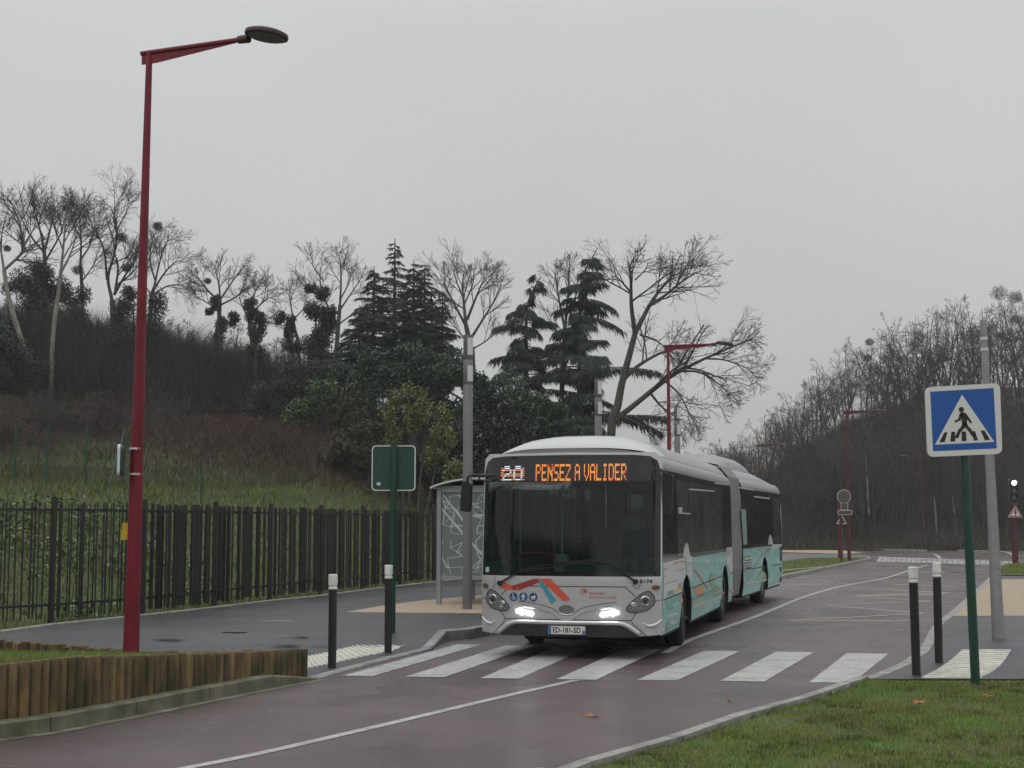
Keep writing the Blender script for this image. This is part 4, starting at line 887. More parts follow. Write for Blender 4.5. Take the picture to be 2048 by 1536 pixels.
for i, c in enumerate(cols):
    for j in range(nr):
        on = c[min(6, j * 7 // nr)]; edge = i < 3 or i > nc - 4
        x = x0_ + (i + .5) * pit; z = zt1 - (j + .5) * ph; a = pit * .45; h_ = ph * .28
        if on: polys.append(([(x - a, z - h_), (x + a, z - h_), (x + a, z + h_), (x - a, z + h_)], 0))
        elif j in (2, 4, 5, 7) or (edge and j % 2): polys.append(([(x - a, z - h_), (x + a, z - h_), (x + a, z + h_), (x - a, z + h_)], 1))
drape('display_number', polys, [M['ledw'], M['ledo']], dsp, .0085, cx=0, cz=0)
# small stickers on the glass
x_, z_ = FL(975, 1139); drape('windscreen_sticker', [([(x_ - .03, z_ - .035), (x_ + .03, z_ - .035), (x_ + .03, z_ + .035), (x_ - .03, z_ + .035)], 0)], mat('pale sticker', (.35, .5, .45), .5), bus, .006, cx=0, cz=0)
# wipers
for nm, P_ in (('wiper', ((1272, 1163), (1216, 1126), (1180, 1121), (1110, 1124))), ('wiper', ((1000, 1166), (1040, 1142), (1090, 1130), (1150, 1127)))):
    q = [FL(*p_) for p_ in P_]; mb = MB(); pts = [(x, F(x, z) - .035, z) for x, z in q]
    mb.tube(pts, [.015, .010, .008, .006], 6); mb.tube([(pts[0][0], pts[0][1] - .01, pts[0][2]), (pts[0][0], pts[0][1] + .04, pts[0][2])], .034, 12); mb.build(nm, M['under'], bus)
    mb = MB(); a, b_ = Vector(pts[1]), Vector(pts[3]); mb.box(0, (b_ - a).length, -.006, .012, -.02, .004, M=Matrix.Translation(a) @ (b_ - a).to_track_quat('X', 'Z').to_matrix().to_4x4()); mb.build('wiper_blade', M['under'], bus)

# side walls. section 2 is bent about the joint
rel_a = -(YAW2 - BUSYAW)
J4 = Matrix.Translation((0, JS, 0)) @ Matrix.Rotation(rel_a, 4, 'Z') @ Matrix.Translation((0, -JS, 0))
def sidepoly(s0f, s1f, z0, z1, arches, zst=.08):
    pts = []
    nz_ = max(1, round((z1 - z0) / zst))
    bot = [(s0f(z0), z0)]
    for c, r, h_ in arches:
        if z0 < .4:
            a0 = math.asin(max(-1, min(1, (z0 - .45) / h_ if h_ else 0)))
            bot += [(c - r * cos(a), .45 + h_ * sin(a)) for a in [a0 + (pi - 2 * a0) * k / 18 for k in range(19)]]
    bot.append((s1f(z0), z0)); top = [(s1f(z1), z1), (s0f(z1), z1)]
    return bot + top
def wall(name, side, pts_list, mats, parent, off, cz=.08, cx=0, sec=0, smooth=True, thick=0):
    bm = bmesh.new()
    for pts, m in pts_list:
        vs = [bm.verts.new((0, p_[0], p_[1])) for p_ in pts]
        try: f = bm.faces.new(vs); f.material_index = m; f.normal_update()
        except Exception: continue
    bmesh.ops.triangulate(bm, faces=[f for f in bm.faces if len(f.verts) > 4])
    if cz:
        lo = min(v.co.z for v in bm.verts); hi = max(v.co.z for v in bm.verts); c = math.ceil(lo / cz) * cz
        while c < hi - 1e-6: bmesh.ops.bisect_plane(bm, geom=bm.verts[:] + bm.edges[:] + bm.faces[:], plane_co=(0, 0, c), plane_no=(0, 0, 1), dist=1e-5); c += cz
    for v in bm.verts: v.co.x = side * (wide(v.co.z) + off)
    if sec: bm.transform(J4)
    bmesh.ops.recalc_face_normals(bm, faces=bm.faces[:])
    me = bpy.data.meshes.new(name); bm.to_mesh(me); bm.free()
    for mm in (mats if isinstance(mats, (list, tuple)) else [mats]): me.materials.append(mm)
    if smooth: me.polygons.foreach_set('use_smooth', [True] * len(me.polygons))
    return link(bpy.data.objects.new(name, me), parent)
AX = (2.675, 8.03, 14.57); S1E, S2S, SEND = 9.35, 11.2, 17.9
ARC = (.60, .60)
f0 = lambda z: F(HWD, z); c1f = lambda z: S1E; c2f = lambda z: S2S; cef = lambda z: SEND - .06 * max(0, z - 1.3)
Z1, Z2 = 1.293, 2.558
sides = {}
for side in (1, -1):
    a = wall('side_body', side, [(sidepoly(f0, c1f, ZS, Z1, [(AX[0], .60, .60), (AX[1], .60, .60)]), 0)], M['teal'], bus, 0, smooth=False)
    b_ = wall('side_body', side, [(sidepoly(c2f, cef, ZS, Z1, [(AX[2], .60, .60)]), 0)], M['teal'], bus, 0, sec=1, smooth=False)
    sides[side] = (a, b_)
    for sec, A0, A1 in ((0, f0, c1f), (1, c2f, cef)):
        bod = a if sec == 0 else b_
        wall('cant_rail', side, [(sidepoly(A0, A1, Z2, ZG, []), 0)], M['roofg'], bus, 0, cz=.03, sec=sec)
        # window band: dark frames and panes
        s0, s1 = A0(1.3), A1(1.3)
        spans = ([(.62, 1.75), (1.83, 3.05), (3.13, 4.5), (4.58, 6.1), (6.18, 7.7), (7.78, 9.1)] if sec == 0 else [(11.5, 13.0), (13.08, 14.7), (14.78, 16.3), (16.38, 17.5)])
        fr_p = [([(A0(Z1), Z1), (A1(Z1), Z1), (A1(1.36), 1.36), (A0(1.36), 1.36)], 0), ([(A0(2.46), 2.46), (A1(2.46), 2.46), (A1(Z2), Z2), (A0(Z2), Z2)], 0)]
        prev = None
        for x0_, x1_ in spans + [(None, None)]:
            la = A0(1.36) if prev is None else prev; lb = A1(1.36) if x0_ is None else x0_
            lat = A0(2.46) if prev is None else prev; lbt = A1(2.46) if x0_ is None else x0_
            fr_p.append(([(la, 1.36), (lb, 1.36), (lbt, 2.46), (lat, 2.46)], 0)); prev = x1_
        wf_ = wall('window_band', side, fr_p, M['gblack'], bus, .0, cz=0, sec=sec, smooth=False)
        for x0_, x1_ in spans: wall('window', side, [([(x0_, 1.36), (x1_, 1.36), (x1_, 2.46), (x0_, 2.46)], 0)], sglass, bus, -.001, cz=0, sec=sec, smooth=False)
    # arch liners
    for s_, sec in ((AX[0], 0), (AX[1], 0), (AX[2], 1)):
        mb = MB(); pts = [(s_ - .60 * cos(t_), .45 + .60 * sin(t_)) for t_ in [radians(-12 + 204 * k / 18) for k in range(19)]]
        vs = [(side * xx, p_[0], p_[1]) for p_ in pts for xx in (HWD - .012, .75)]
        mb.add(vs, [(2 * i, 2 * i + 2, 2 * i + 3, 2 * i + 1) for i in range(18)]); mb.add([(side * .76, p_[0], p_[1]) for p_ in pts], [tuple(range(19))])
        if sec: mb.v = [tuple(J4 @ Vector(p_)) for p_ in mb.v]
        mb.build('wheel_arch', M['under'], sides[side][sec])
        # wheel
        wh = bpy.data.objects.new('wheel', None); link(wh, bus)
        Mx = (J4 if sec else Matrix.Identity(4)) @ Matrix.Translation((side * 1.07, s_, .475)) @ Matrix.Rotation(pi / 2, 4, 'Y')
        if s_ == AX[0]: Mx = Matrix.Translation((side * 1.07, s_, .475)) @ Matrix.Rotation(radians(4), 4, 'Z') @ Matrix.Rotation(pi / 2, 4, 'Y')
        wh.matrix_local = Mx; wh.empty_display_size = .3
        dy = .14; mb = MB(); mb.lathe([(.29, -dy), (.41, -dy), (.462, -dy + .03), (.478, -dy + .06), (.478, dy - .06), (.462, dy - .03), (.41, dy), (.29, dy)], 40, closed=True); mb.build('tyre', M['rubber'], wh, smooth='auto')
        mb = MB(); o_s = side
        mb.lathe([(.29, o_s * .12), (.27, o_s * .05), (.2, o_s * .03), (.13, o_s * .07), (.12, o_s * .12), (.02, o_s * .125)], 28)
        for k in range(10): aa = 2 * pi * k / 10; mb.lathe([(.014, o_s * .03), (.014, o_s * .065)], 6, 0, Matrix.Translation((.168 * cos(aa), .168 * sin(aa), 0)))
        mb.build('rim', M['steelr'], wh, smooth='auto')
# livery drawings
def SL(u, v, sec):
    d = ray(u, v); dd_, nn, oo = (d1, n1, OB) if sec == 0 else (d2, n2, OB + d1 * JS)
    D = Vector((d[0], d[1])); t_ = (HWD + oo.dot(nn)) / D.dot(nn); q = D * t_ - oo
    return (q.dot(dd_) + (0 if sec == 0 else JS), H + d[2] * t_)
def c6(x, y): return SL(1310 + x / 4.04, 920 + y / 4.04, 0)
def c7(x, y): return SL(1430 + x / 4.953, 920 + y / 4.953, 1)
def ell(f, cx_, cy_, rx, ry, k=18): return [f(cx_ + rx * cos(2 * pi * i / k), cy_ + ry * sin(2 * pi * i / k)) for i in range(k)]
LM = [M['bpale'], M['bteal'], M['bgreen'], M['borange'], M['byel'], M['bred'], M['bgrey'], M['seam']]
cl6 = lambda L_: [c6(*p_) for p_ in L_]; cl7 = lambda L_: [c7(*p_) for p_ in L_]
dA = [(cl6([(70, 832), (240, 790), (248, 935), (226, 985), (214, 1062), (72, 1118)]), 0), (cl6([(75, 1130), (215, 1075), (212, 1330), (120, 1380), (85, 1200)]), 1), (cl6([(245, 785), (300, 775), (302, 1010), (284, 955), (262, 932)]), 0)]
dB = [(ell(c6, 356, 1060, 38, 46), 3), (cl6([(308, 1168), (408, 1130), (405, 1148), (322, 1180)]), 4), (ell(c6, 490, 1062, 34, 50), 2), (ell(c6, 458, 965, 20, 52), 2),
      (cl6([(575, 708), (622, 700), (625, 905), (600, 915), (590, 860), (575, 832)]), 0), (cl6([(312, 885), (322, 882), (432, 1035), (418, 1042)]), 5), (ell(c6, 205, 1035, 13, 14), 3), (ell(c6, 209, 1132, 16, 20), 3),
      (cl6([(95, 1065), (150, 1045), (150, 1085), (95, 1100)]), 6), (cl6([(165, 1040), (195, 1030), (195, 1062), (165, 1075)]), 4), (cl6([(185, 1000), (215, 985), (212, 1020), (188, 1030)]), 6), (ell(c6, 418, 820, 16, 20), 0), (ell(c6, 350, 870, 10, 14), 0), (ell(c6, 527, 830, 10, 13), 0),
      (cl6([(586, 735), (598, 733), (598, 775), (586, 778)]), 6), (cl6([(530, 1075), (560, 1062), (560, 1080), (532, 1090)]), 5), (cl6([(605, 1052), (640, 1046), (636, 1066), (606, 1076)]), 3), (cl6([(95, 1255), (190, 1225), (192, 1245), (98, 1275)]), 0), (cl6([(120, 1190), (150, 1180), (150, 1215), (120, 1228)]), 6),
      (cl6([(300, 1110), (470, 1045), (470, 1060), (302, 1130)]), 6), (cl6([(304, 1185), (540, 1090), (540, 1100), (304, 1200)]), 0), (cl6([(70, 1095), (92, 1300), (85, 1385), (68, 1395)]), 0), (ell(c6, 150, 1310, 26, 16), 0), (cl6([(100, 1300), (118, 1380), (108, 1385), (92, 1310)]), 6)]
dC = [(p_, 7) for p_ in stroke([c6(70, 1130), c6(215, 1072)], .014) + stroke([c6(292, 1036), c6(552, 932)], .014) + stroke([c6(604, 914), c6(632, 903)], .014) + stroke([c6(303, 778), c6(303, 1150)], .015) + stroke([c6(478, 745), c6(478, 1062)], .018)]
dC += [(p_, 5) for p_ in stroke([c6(150, 845), c6(180, 822), c6(215, 816), c6(240, 822)], .018)]
dC += [(p_, 3) for p_ in stroke([c6(75, 885), c6(100, 878)], .02) + stroke([c6(165, 893), c6(245, 875)], .012) + stroke([c6(80, 1000), c6(180, 972)], .012) + stroke([c6(75, 945), c6(92, 940)], .014)]
dC += [(p_, 6) for p_ in stroke([c6(258, 830), c6(290, 822)], .012) + stroke([c6(262, 850), c6(286, 843)], .012) + stroke([c6(135, 1060), c6(138, 1170)], .012) + stroke([c6(330, 1150), c6(400, 1000)], .008) + stroke([c6(440, 1040), c6(440, 940), c6(458, 905)], .012)]
livm = LM
def wl(name, L_, off, sec): return wall(name, 1, L_, livm, sides[1][sec], off, cz=0, sec=sec, smooth=False)
wl('livery_and_reflections', dA, .003, 0); wl('livery_and_reflections', dB, .005, 0); wl('livery_and_reflections', dC, .0065, 0)
eA = [(cl7([(566, 838), (660, 832), (668, 1218), (575, 1240), (562, 1000), (548, 930)]), 0), (ell(c7, 332, 1108, 54, 66), 1), (ell(c7, 320, 1010, 46, 72), 2), (ell(c7, 462, 1160, 46, 62), 2)]
eB = [(p_, 0) for k in range(5) for p_ in stroke([c7(300, 985 + k * 26), c7(355, 975 + k * 26)], .05)] + [(p_, 7) for k in range(4) for p_ in stroke([c7(300, 998 + k * 26), c7(355, 988 + k * 26)], .035)]
eB += [(p_, 5) for p_ in stroke([c7(385, 1075), c7(420, 1010), c7(455, 955), c7(500, 905), c7(545, 880)], .03)] + [(cl7([(290, 1225), (330, 1170), (342, 1180), (302, 1245)]), 5), (cl7([(640, 858), (662, 856), (664, 998), (644, 1002)]), 7), (cl7([(640, 1062), (658, 1058), (660, 1115), (644, 1122)]), 7), (cl7([(645, 1160), (664, 1156), (668, 1205), (650, 1212)]), 7), (ell(c7, 392, 893, 14, 16), 0), (ell(c7, 470, 1140, 8, 10), 0), (cl7([(325, 880), (350, 878), (350, 884), (325, 886)]), 3), (cl7([(420, 880), (470, 876), (470, 883), (420, 887)]), 3)]
eC = [(p_, 7) for p_ in stroke([c7(280, 1095), c7(515, 1050)], .016) + stroke([c7(568, 1045), c7(664, 1030)], .016)] + [(p_, 0) for p_ in stroke([c7(290, 1225), c7(515, 1185)], .03)]
wl('livery_and_reflections', eA, .003, 1); wl('livery_and_reflections', eB, .005, 1); wl('livery_and_reflections', eC, .0065, 1)
# pale livery lance shapes, and thin lines painted as reflections on the window band
wl('livery_and_reflections', [(cl6([(250, 665), (268, 690), (282, 778), (222, 790), (232, 712)]), 0)] + [(p_, 0) for p_ in stroke([c6(283, 236), c6(485, 252)], .022) + stroke([c6(487, 187), c6(594, 199)], .022) + stroke([c6(225, 430), c6(285, 434)], .02)] + [(cl6([(188, 385), (218, 380), (218, 434), (190, 436)]), 0)], .004, 0)
wl('livery_and_reflections', [(cl7([(545, 735), (562, 770), (576, 836), (524, 838), (532, 770)]), 0)] + [(p_, 0) for p_ in stroke([c7(248, 273), c7(390, 297)], .03) + stroke([c7(392, 362), c7(545, 382)], .03) + stroke([c7(545, 382), c7(548, 340)], .03) + stroke([c7(640, 480), c7(655, 640), c7(660, 815)], .02)] + [(cl7([(256, 485), (305, 492), (318, 835), (280, 840)]), 6)], .004, 1)
# skirt moulding
for sec, A0, A1, gaps_ in ((0, .34, S1E, ((.34, 2.05), (3.30, 7.41), (8.65, S1E))), (1, S2S, SEND, ((S2S, 13.95), (15.19, SEND)))):
    for a, b_ in gaps_: wall('skirt_moulding', 1, [([(a, .60), (b_, .60), (b_, .625), (a, .625)], 0)], M['teal'], sides[1][sec], .014, cz=0, sec=sec)

# roof: deck, fairings, rear wall, bellows, underbody
def loft(name, rings, m, parent, sec=0, cap=True, smooth='auto'):
    mb = MB(); k = len(rings[0]); vs = [p_ for r in rings for p_ in r]
    if sec: vs = [J4 @ Vector(p_) for p_ in vs]
    fs = [(i * k + j, i * k + j + 1, (i + 1) * k + j + 1, (i + 1) * k + j) for i in range(len(rings) - 1) for j in range(k - 1)]
    mb.add(vs, fs)
    if cap: mb.add([p_ for p_ in ([J4 @ Vector(q) for q in rings[-1]] if sec else rings[-1])], [tuple(range(k))]); mb.add([p_ for p_ in ([J4 @ Vector(q) for q in rings[0]] if sec else rings[0])], [tuple(range(k))])
    return mb.build(name, m, parent, smooth=smooth)
def arch(s_, hw, z0, z1, ex=2.3, k=20, bow=0.0, zc=None):
    o = []
    for j in range(k + 1):
        x = -1 + 2 * j / k; x = math.copysign(1 - (1 - abs(x)) ** 1.35, x)
        z = z0 + (z1 - z0) * max(0, 1 - abs(x) ** ex) ** (1 / 1.35)
        o.append((x * hw, s_ + bow * x ** 4, z))
    return o
mb = MB(); mb.box(-1.12, 1.12, .45, S1E, 2.74, 2.775); mb.build('roof', M['roofg'], bus)
mb = MB(); mb.box(-1.12, 1.12, S2S, SEND - .1, 2.74, 2.775); mb.v = [tuple(J4 @ Vector(p_)) for p_ in mb.v]; mb.build('roof', M['roofg'], bus)
fr_ = [(.34, 2.86, .0), (.36, 2.885, 0), (.55, 2.97, 0), (.85, 3.04, 0), (1.3, 3.085, 0), (2.0, 3.10, 0), (9.2, 3.10, 0), (9.34, 3.06, 0)]
rings = []
for s_, zt_r, _ in fr_:
    lip = 2.775 if s_ > .5 else 2.775
    rings.append(arch(s_, 1.135, 2.765, zt_r, 3.1, bow=.26 * max(0, 1 - (s_ - .34) / 3)))
loft('roof_fairing', rings[:5], M['roofw'], bus, cap=False)
loft('roof_fairing', rings[4:], M['roofg'], bus)  # grey instead of white paints the shading of the sideways-facing curve
wall('fairing_gap', 1, [([(.45, ZG - .012), (S1E, ZG - .012), (S1E, ZG + .004), (.45, ZG + .004)], 0)], M['seam'], bus, .003, cz=0)
drape('brow_gap', [([(-.98, ZG + .006), (.98, ZG + .006), (.75, ZG + .04), (.4, ZG + .062), (0, ZG + .07), (-.4, ZG + .062), (-.75, ZG + .04)], 0)], M['silver2'], bus, -.03, cx=.1, cz=0)
rings = [arch(s_, 1.12, 2.765, z_, 3.0) for s_, z_ in ((S2S + .02, 3.06), (S2S + .2, 3.1), (15.6, 3.1), (16.4, 3.04), (17.1, 2.95), (17.6, 2.85), (17.84, 2.775))]
loft('roof_fairing', rings, M['roofg'], bus, sec=1)
rings = [arch(s_, .84, 2.93, z_, 5) for s_, z_ in ((11.3, 3.10), (11.7, 3.28), (12.4, 3.33), (14.6, 3.33), (15.3, 3.27), (15.7, 3.08))]
loft('roof_pod', rings, M['roofg'], bus, sec=1)
# rear wall
mb = MB(); prof = [(wide(z), z) for z in (ZS, .62, 1.3, 2.2, 2.56, 2.65, 2.72, ZG)]
vs = []
for x, z in prof: vs += [(x * -1, cef(z), z), (x, cef(z), z)]
vs = [tuple(J4 @ Vector(p_)) for p_ in vs]; mb.add(vs, [(2 * i, 2 * i + 1, 2 * i + 3, 2 * i + 2) for i in range(len(prof) - 1)]); mb.build('rear_body', M['bpale'], bus)
for side in (-1, 1):
    mb = MB(); mb.box(side * 1.2 - .03, side * 1.2 + .03, SEND - .02, SEND + .012, .9, 1.25); mb.v = [tuple(J4 @ Vector(p_)) for p_ in mb.v]; mb.build('tail_light', M['bred'], bus)
# bellows
NB = 22; mb = MB(); rings = []
def bprof(k): return [(-k * 1.16, .36), (-k * 1.235, .9), (-k * 1.235, 2.3), (-k * 1.19, 2.75), (-k * 1.0, 2.98), (-.6 * k, 3.06), (0, 3.07), (.6 * k, 3.06), (k * 1.0, 2.98), (k * 1.19, 2.75), (k * 1.235, 2.3), (k * 1.235, .9), (k * 1.16, .36)]
for i in range(2 * NB + 1):
    f = i / (2 * NB); s_ = S1E + (S2S - S1E) * f; k = 1.0 if i % 2 == 0 else .985
    ang = rel_a * f; Mx = Matrix.Translation((0, JS, 0)) @ Matrix.Rotation(ang, 4, 'Z') @ Matrix.Translation((0, -JS, 0))
    rings.append([Mx @ Vector((x, s_, z)) for x, z in bprof(k)])
vs = [p_ for r in rings for p_ in r]; k = 13; mb.add(vs, [(i * k + j, i * k + j + 1, (i + 1) * k + j + 1, (i + 1) * k + j) for i in range(2 * NB) for j in range(k - 1)]); mb.build('bellows', M['bell'], bus)
# underbody and interior
mb = MB(); mb.box(-.74, .74, .62, S1E, .22, .36); mb.box(-1.2, 1.2, .75, 1.95, .27, .34); mb.box(-1.2, 1.2, 3.4, 7.3, .27, .34); mb.build('underbody', M['under'], bus)
mb = MB(); mb.box(-.74, .74, S1E, SEND - .2, .25, .36); mb.box(-1.2, 1.2, S2S + .1, 13.8, .27, .34); mb.box(-1.2, 1.2, 15.3, SEND - .2, .27, .34); mb.v = [tuple(J4 @ Vector(p_)) for p_ in mb.v]; mb.build('underbody', M['under'], bus)
mb = MB(); mb.box(-1.2, 1.2, .7, S1E, .365, .40); mb.build('floor', M['interd'], bus)
mb = MB(); mb.box(-1.1, 1.1, 1.0, S1E, 2.70, 2.735); mb.build('ceiling', M['inter'], bus)
mb = MB(); mb.box(-1.15, 1.15, .34, .80, .95, 1.14); mb.box(.1, 1.15, .5, 1.0, 1.14, 1.34); mb.box(-.15, .1, .5, .9, 1.14, 1.30); mb.build('dashboard', M['dash'], bus)
def seat(x, y, z, m2=None, nm='seat'):
    mb = MB(); mb.box(x - .23, x + .23, y, y + .45, z, z + .1); mb.prism([(x - .22, z + .1), (x + .22, z + .1), (x + .21, z + .7), (x + .12, z + .78), (x - .12, z + .78), (x - .21, z + .7)], y + .40, y + .48); mb.build(nm, M['seat'], bus)
seat(.62, 1.5, .95, nm='driver_seat')
mb = MB(); mb.prism(circ_pts(.60, 1.83, .17, .10, 14), 1.86, 1.97); mb.build('headrest', mat('pale headrest', (.35, .38, .38), .6), bus)
Mx = Matrix.Translation((.62, 1.12, 1.30)) @ Matrix.Rotation(radians(-35), 4, 'X'); mb = MB(); mb.tube([Mx @ Vector((.24 * cos(a), .24 * sin(a), 0)) for a in [2 * pi * k / 24 for k in range(25)]], .016, 6); mb.tube([Mx @ Vector((-.24, 0, 0)), Mx @ Vector((.24, 0, 0))], .015, 6); mb.tube([Mx @ Vector((0, 0, 0)), Mx @ Vector((0, 0, -.35))], .03, 8); mb.build('steering_wheel', M['black'], bus)
mb = MB(); mb.box(-.02, 1.15, 2.15, 2.19, .4, 1.75); mb.build('driver_partition', M['inter'], bus)
for s_ in (3.6, 4.4, 5.2, 6.0, 6.8, 7.6, 8.6):
    for x in (-.9, .9):
        seat(x, s_, .75)
for x, y in ((-.35, 1.3), (-.95, 1.2), (.35, 3.0), (-.35, 4.8), (.35, 6.6), (-.9, 3.2)):
    mb = MB(); mb.tube([(x, y, .4), (x, y, 2.7)], .018, 8); mb.build('handrail', M['rail'], bus)
q = []
for u, v in ((1010, 1132), (1034, 1114), (1055, 1106), (1093, 1106), (1104, 1110), (1111, 1118)):
    D = ray(u, v); y_ = 20.3; tt = 0
    P_ = Vector((D[0], D[1])); t_ = (.95 + OB.dot(d1)) / P_.dot(d1); w_ = P_ * t_ - OB; q.append((w_.dot(n1), .95, H + D[2] * t_))
mb = MB(); mb.tube(q, .024, 8); mb.build('handrail', M['redrail'], bus)
mb = MB(); mb.box(-.40, -.22, 1.05, 1.2, 1.05, 1.38); mb.build('ticket_machine', mat('pale machine', (.30, .36, .35), .5), bus)
# mirrors
def bus_pt(u, v, s_):      # bus-local point at depth s_
    D = ray(u, v); P_ = Vector((D[0], D[1])); t_ = (s_ + OB.dot(d1)) / P_.dot(d1); w_ = P_ * t_ - OB; return Vector((w_.dot(n1), s_, H + D[2] * t_))
mb = MB(); a = [bus_pt(u, v, .12) for u, v in ((990, 950), (975, 951), (945, 950), (936, 953), (934, 966))]; mb.tube(a, .018, 6); a = [bus_pt(u, v, .14) for u, v in ((986, 962), (945, 960))]; mb.tube(a, .014, 6); a = [bus_pt(u, v, .13) for u, v in ((958, 950), (958, 961))]; mb.tube(a, .012, 6)
arm = mb.build('mirror_arm', M['black'], bus)
def mirror(pts, s_, th):
    mb = MB(); Q_ = [bus_pt(u, v, s_) for u, v in pts]; mb.prism(rounded([(p_.x, p_.z) for p_ in Q_], .045), s_ - th, s_ + .02); return mb.build('side_mirror', M['black'], bus)
mirror([(927, 963), (945, 965), (942, 1025), (923, 1022)], .14, .09)
mirror([(1325, 946), (1348, 950), (1344, 1030), (1328, 1026)], .42, .08)
mb = MB(); a = [bus_pt(u, v, .38) for u, v in ((1306, 944), (1322, 940), (1334, 948))]; mb.tube(a, .02, 6); mb.build('mirror_arm', M['black'], bus)

# ------------------------------------------------------------ vegetation builders
class Soup:            # tubes collected as quads with numpy-friendly lists
    def __init__(s): s.V = []; s.F = []
    def tube(s, pts, rad, n=3):
        base = len(s.V); prev = None
        for i, p in enumerate(pts):
            t = (pts[min(i + 1, len(pts) - 1)] - pts[max(i - 1, 0)])
            if t.length < 1e-9: t = Vector((0, 0, 1))
            t.normalize(); a = prev if prev is not None else (Vector((1, 0, 0)) if abs(t.x) < .9 else Vector((0, 1, 0)))
            a = a - t * a.dot(t); a.normalize(); prev = a; b = t.cross(a); r = rad[i]
            for k in range(n):
                c_, s_ = cos(2 * pi * k / n) * r, sin(2 * pi * k / n) * r
                s.V.append((p.x + a.x * c_ + b.x * s_, p.y + a.y * c_ + b.y * s_, p.z + a.z * c_ + b.z * s_))
        for i in range(len(pts) - 1):
            for k in range(n): k2 = (k + 1) % n; s.F.append((base + i * n + k, base + i * n + k2, base + (i + 1) * n + k2, base + (i + 1) * n + k))
    def tri(s, a, b, c):   # stored as a degenerate-free quad
        n = len(s.V); m = (b + c) * .5; s.V += [tuple(a), tuple(b), tuple(m), tuple(c)]; s.F.append((n, n + 1, n + 2, n + 3))
    def leaf(s, p, d, w_, L_, rng):
        q = d.orthogonal().normalized(); q = (Matrix.Rotation(rng.uniform(0, 2 * pi), 3, d) @ q) * w_ / 2; n = len(s.V)
        s.V += [tuple(p), tuple(p + d * L_ * .5 + q), tuple(p + d * L_), tuple(p + d * L_ * .5 - q)]; s.F.append((n, n + 1, n + 2, n + 3))
    def build(s, name, m, parent): return npmesh(name, s.V, s.F, m, parent)
def rdir(rng):
    while True:
        v = Vector((rng.uniform(-1, 1), rng.uniform(-1, 1), rng.uniform(-1, 1)))
        if .01 < v.length < 1: return v.normalized()
def limb(rng, p, d, Ln, r0, r1, n, wig, up):
    pts = [p.copy()]; d = d.copy()
    for i in range(n):
        d = (d + rdir(rng) * wig + Vector((0, 0, up))).normalized(); p = p + d * Ln / n; pts.append(p.copy())
    return pts, [r0 + (r1 - r0) * (i / n) for i in range(n + 1)]
def spawn(rng, S, pts, rad, lev, maxlev, Ln, cnt, up, wig, spread, tips, t0=.15, flat=0):
    n = len(pts) - 1
    for c in range(cnt):
        f = t0 + (1 - t0) * ((c + rng.uniform(.1, .9)) / cnt); x = f * n; i = min(int(x), n - 1); p = pts[i].lerp(pts[i + 1], x - i); r = rad[i] + (rad[i + 1] - rad[i]) * (x - i)
        ax = (pts[i + 1] - pts[i]).normalized(); o = rdir(rng); o = (o - ax * o.dot(ax)).normalized(); a = radians(rng.uniform(*spread))
        if flat: o.z *= 1 - flat; o.normalize()
        d = (ax * cos(a) + o * sin(a)).normalized(); l_ = Ln * rng.uniform(.6, 1.15) * (1.15 - .95 * f * f); rr = max(.006, min(r * .62, r * .7))
        if lev >= maxlev: rr = min(rr, .014)
        seg = 5 if lev < maxlev - 1 else (4 if lev < maxlev else 3)
        q, ra = limb(rng, p, d, l_, max(rr, .0085), max(.0055, rr * .4), seg, wig, up)
        S.tube(q, ra, 5 if rr > .05 else 3)
        tips.append((q[-1], lev))
        if lev < maxlev: spawn(rng, S, q, ra, lev + 1, maxlev, l_ * .60, 6 if lev < 3 else 5, up, wig * 1.0, spread, tips, .12, flat)
def bare_tree(seed, Ht, lev=4, trunk_h=.3, forks=3, spread=(22, 48), up=.06, wig=.16, r=.16, cnt=6, lean=0):
    rng = random.Random(seed); T = Soup(); S = Soup(); tips = []
    tp, tr = limb(rng, Vector((0, 0, -.3)), Vector((lean, 0, 1)).normalized(), Ht * trunk_h + .3, r, r * .75, 5, .06, .05); T.tube(tp, tr, 7)
    for k in range(forks):
        a = 2 * pi * (k + rng.uniform(-.3, .3)) / forks; ti = radians(rng.uniform(8, 26)) if k else radians(4)
        d = Vector((cos(a) * sin(ti), sin(a) * sin(ti), cos(ti)))
        q, ra = limb(rng, tp[-1], d, Ht * (1 - trunk_h) * rng.uniform(.75, .98), r * .6, .012, 10, .13, .05)
        T.tube(q, ra, 6) ; tips.append((q[-1], 1))
        spawn(rng, S, q, ra, 2, lev, Ht * .30, cnt, up, wig, spread, tips, .12)
    return T, S, tips
def put(T, S, name, lab, cat, loc, group=None, tm='bark', sm='twig', rz=0, sc=1):
    t = thing(name, lab, cat, loc, rz, group); t.scale = (sc, sc, sc)
    T.build('trunk', M[tm], t); S.build('crown', M[sm], t); return t
def clone(src, loc, rz, sc, lab=None, scz=None):
    c = src.copy(); link(c); c.location = loc; c.rotation_euler = (0, 0, rz); c.scale = (sc, sc, scz or sc)
    if lab: c['label'] = lab
    for ch in src.children: k = ch.copy(); link(k, c)
    return c
def ball(S, c, r, n, rng, w_=.035, L_=.3):
    for _ in range(n): d = rdir(rng); S.leaf(c + Vector((d.x, d.y, d.z * .85)) * r * rng.uniform(.1, .9) ** .6, (d * .6 + rdir(rng)).normalized(), w_, r * rng.uniform(.15, .32), rng)
def mistletoe(lab, u, v, Y, r):
    rng = random.Random(int(u * 7 + v)); S = Soup(); c = W(u, v, Y); ball(S, Vector((0, 0, 0)), r, 1000, rng, .026)
    o = S.build('mistletoe', M['mist'], None); o.location = c; tag(o, lab, 'mistletoe', 'mistletoe balls in the bare trees'); return o

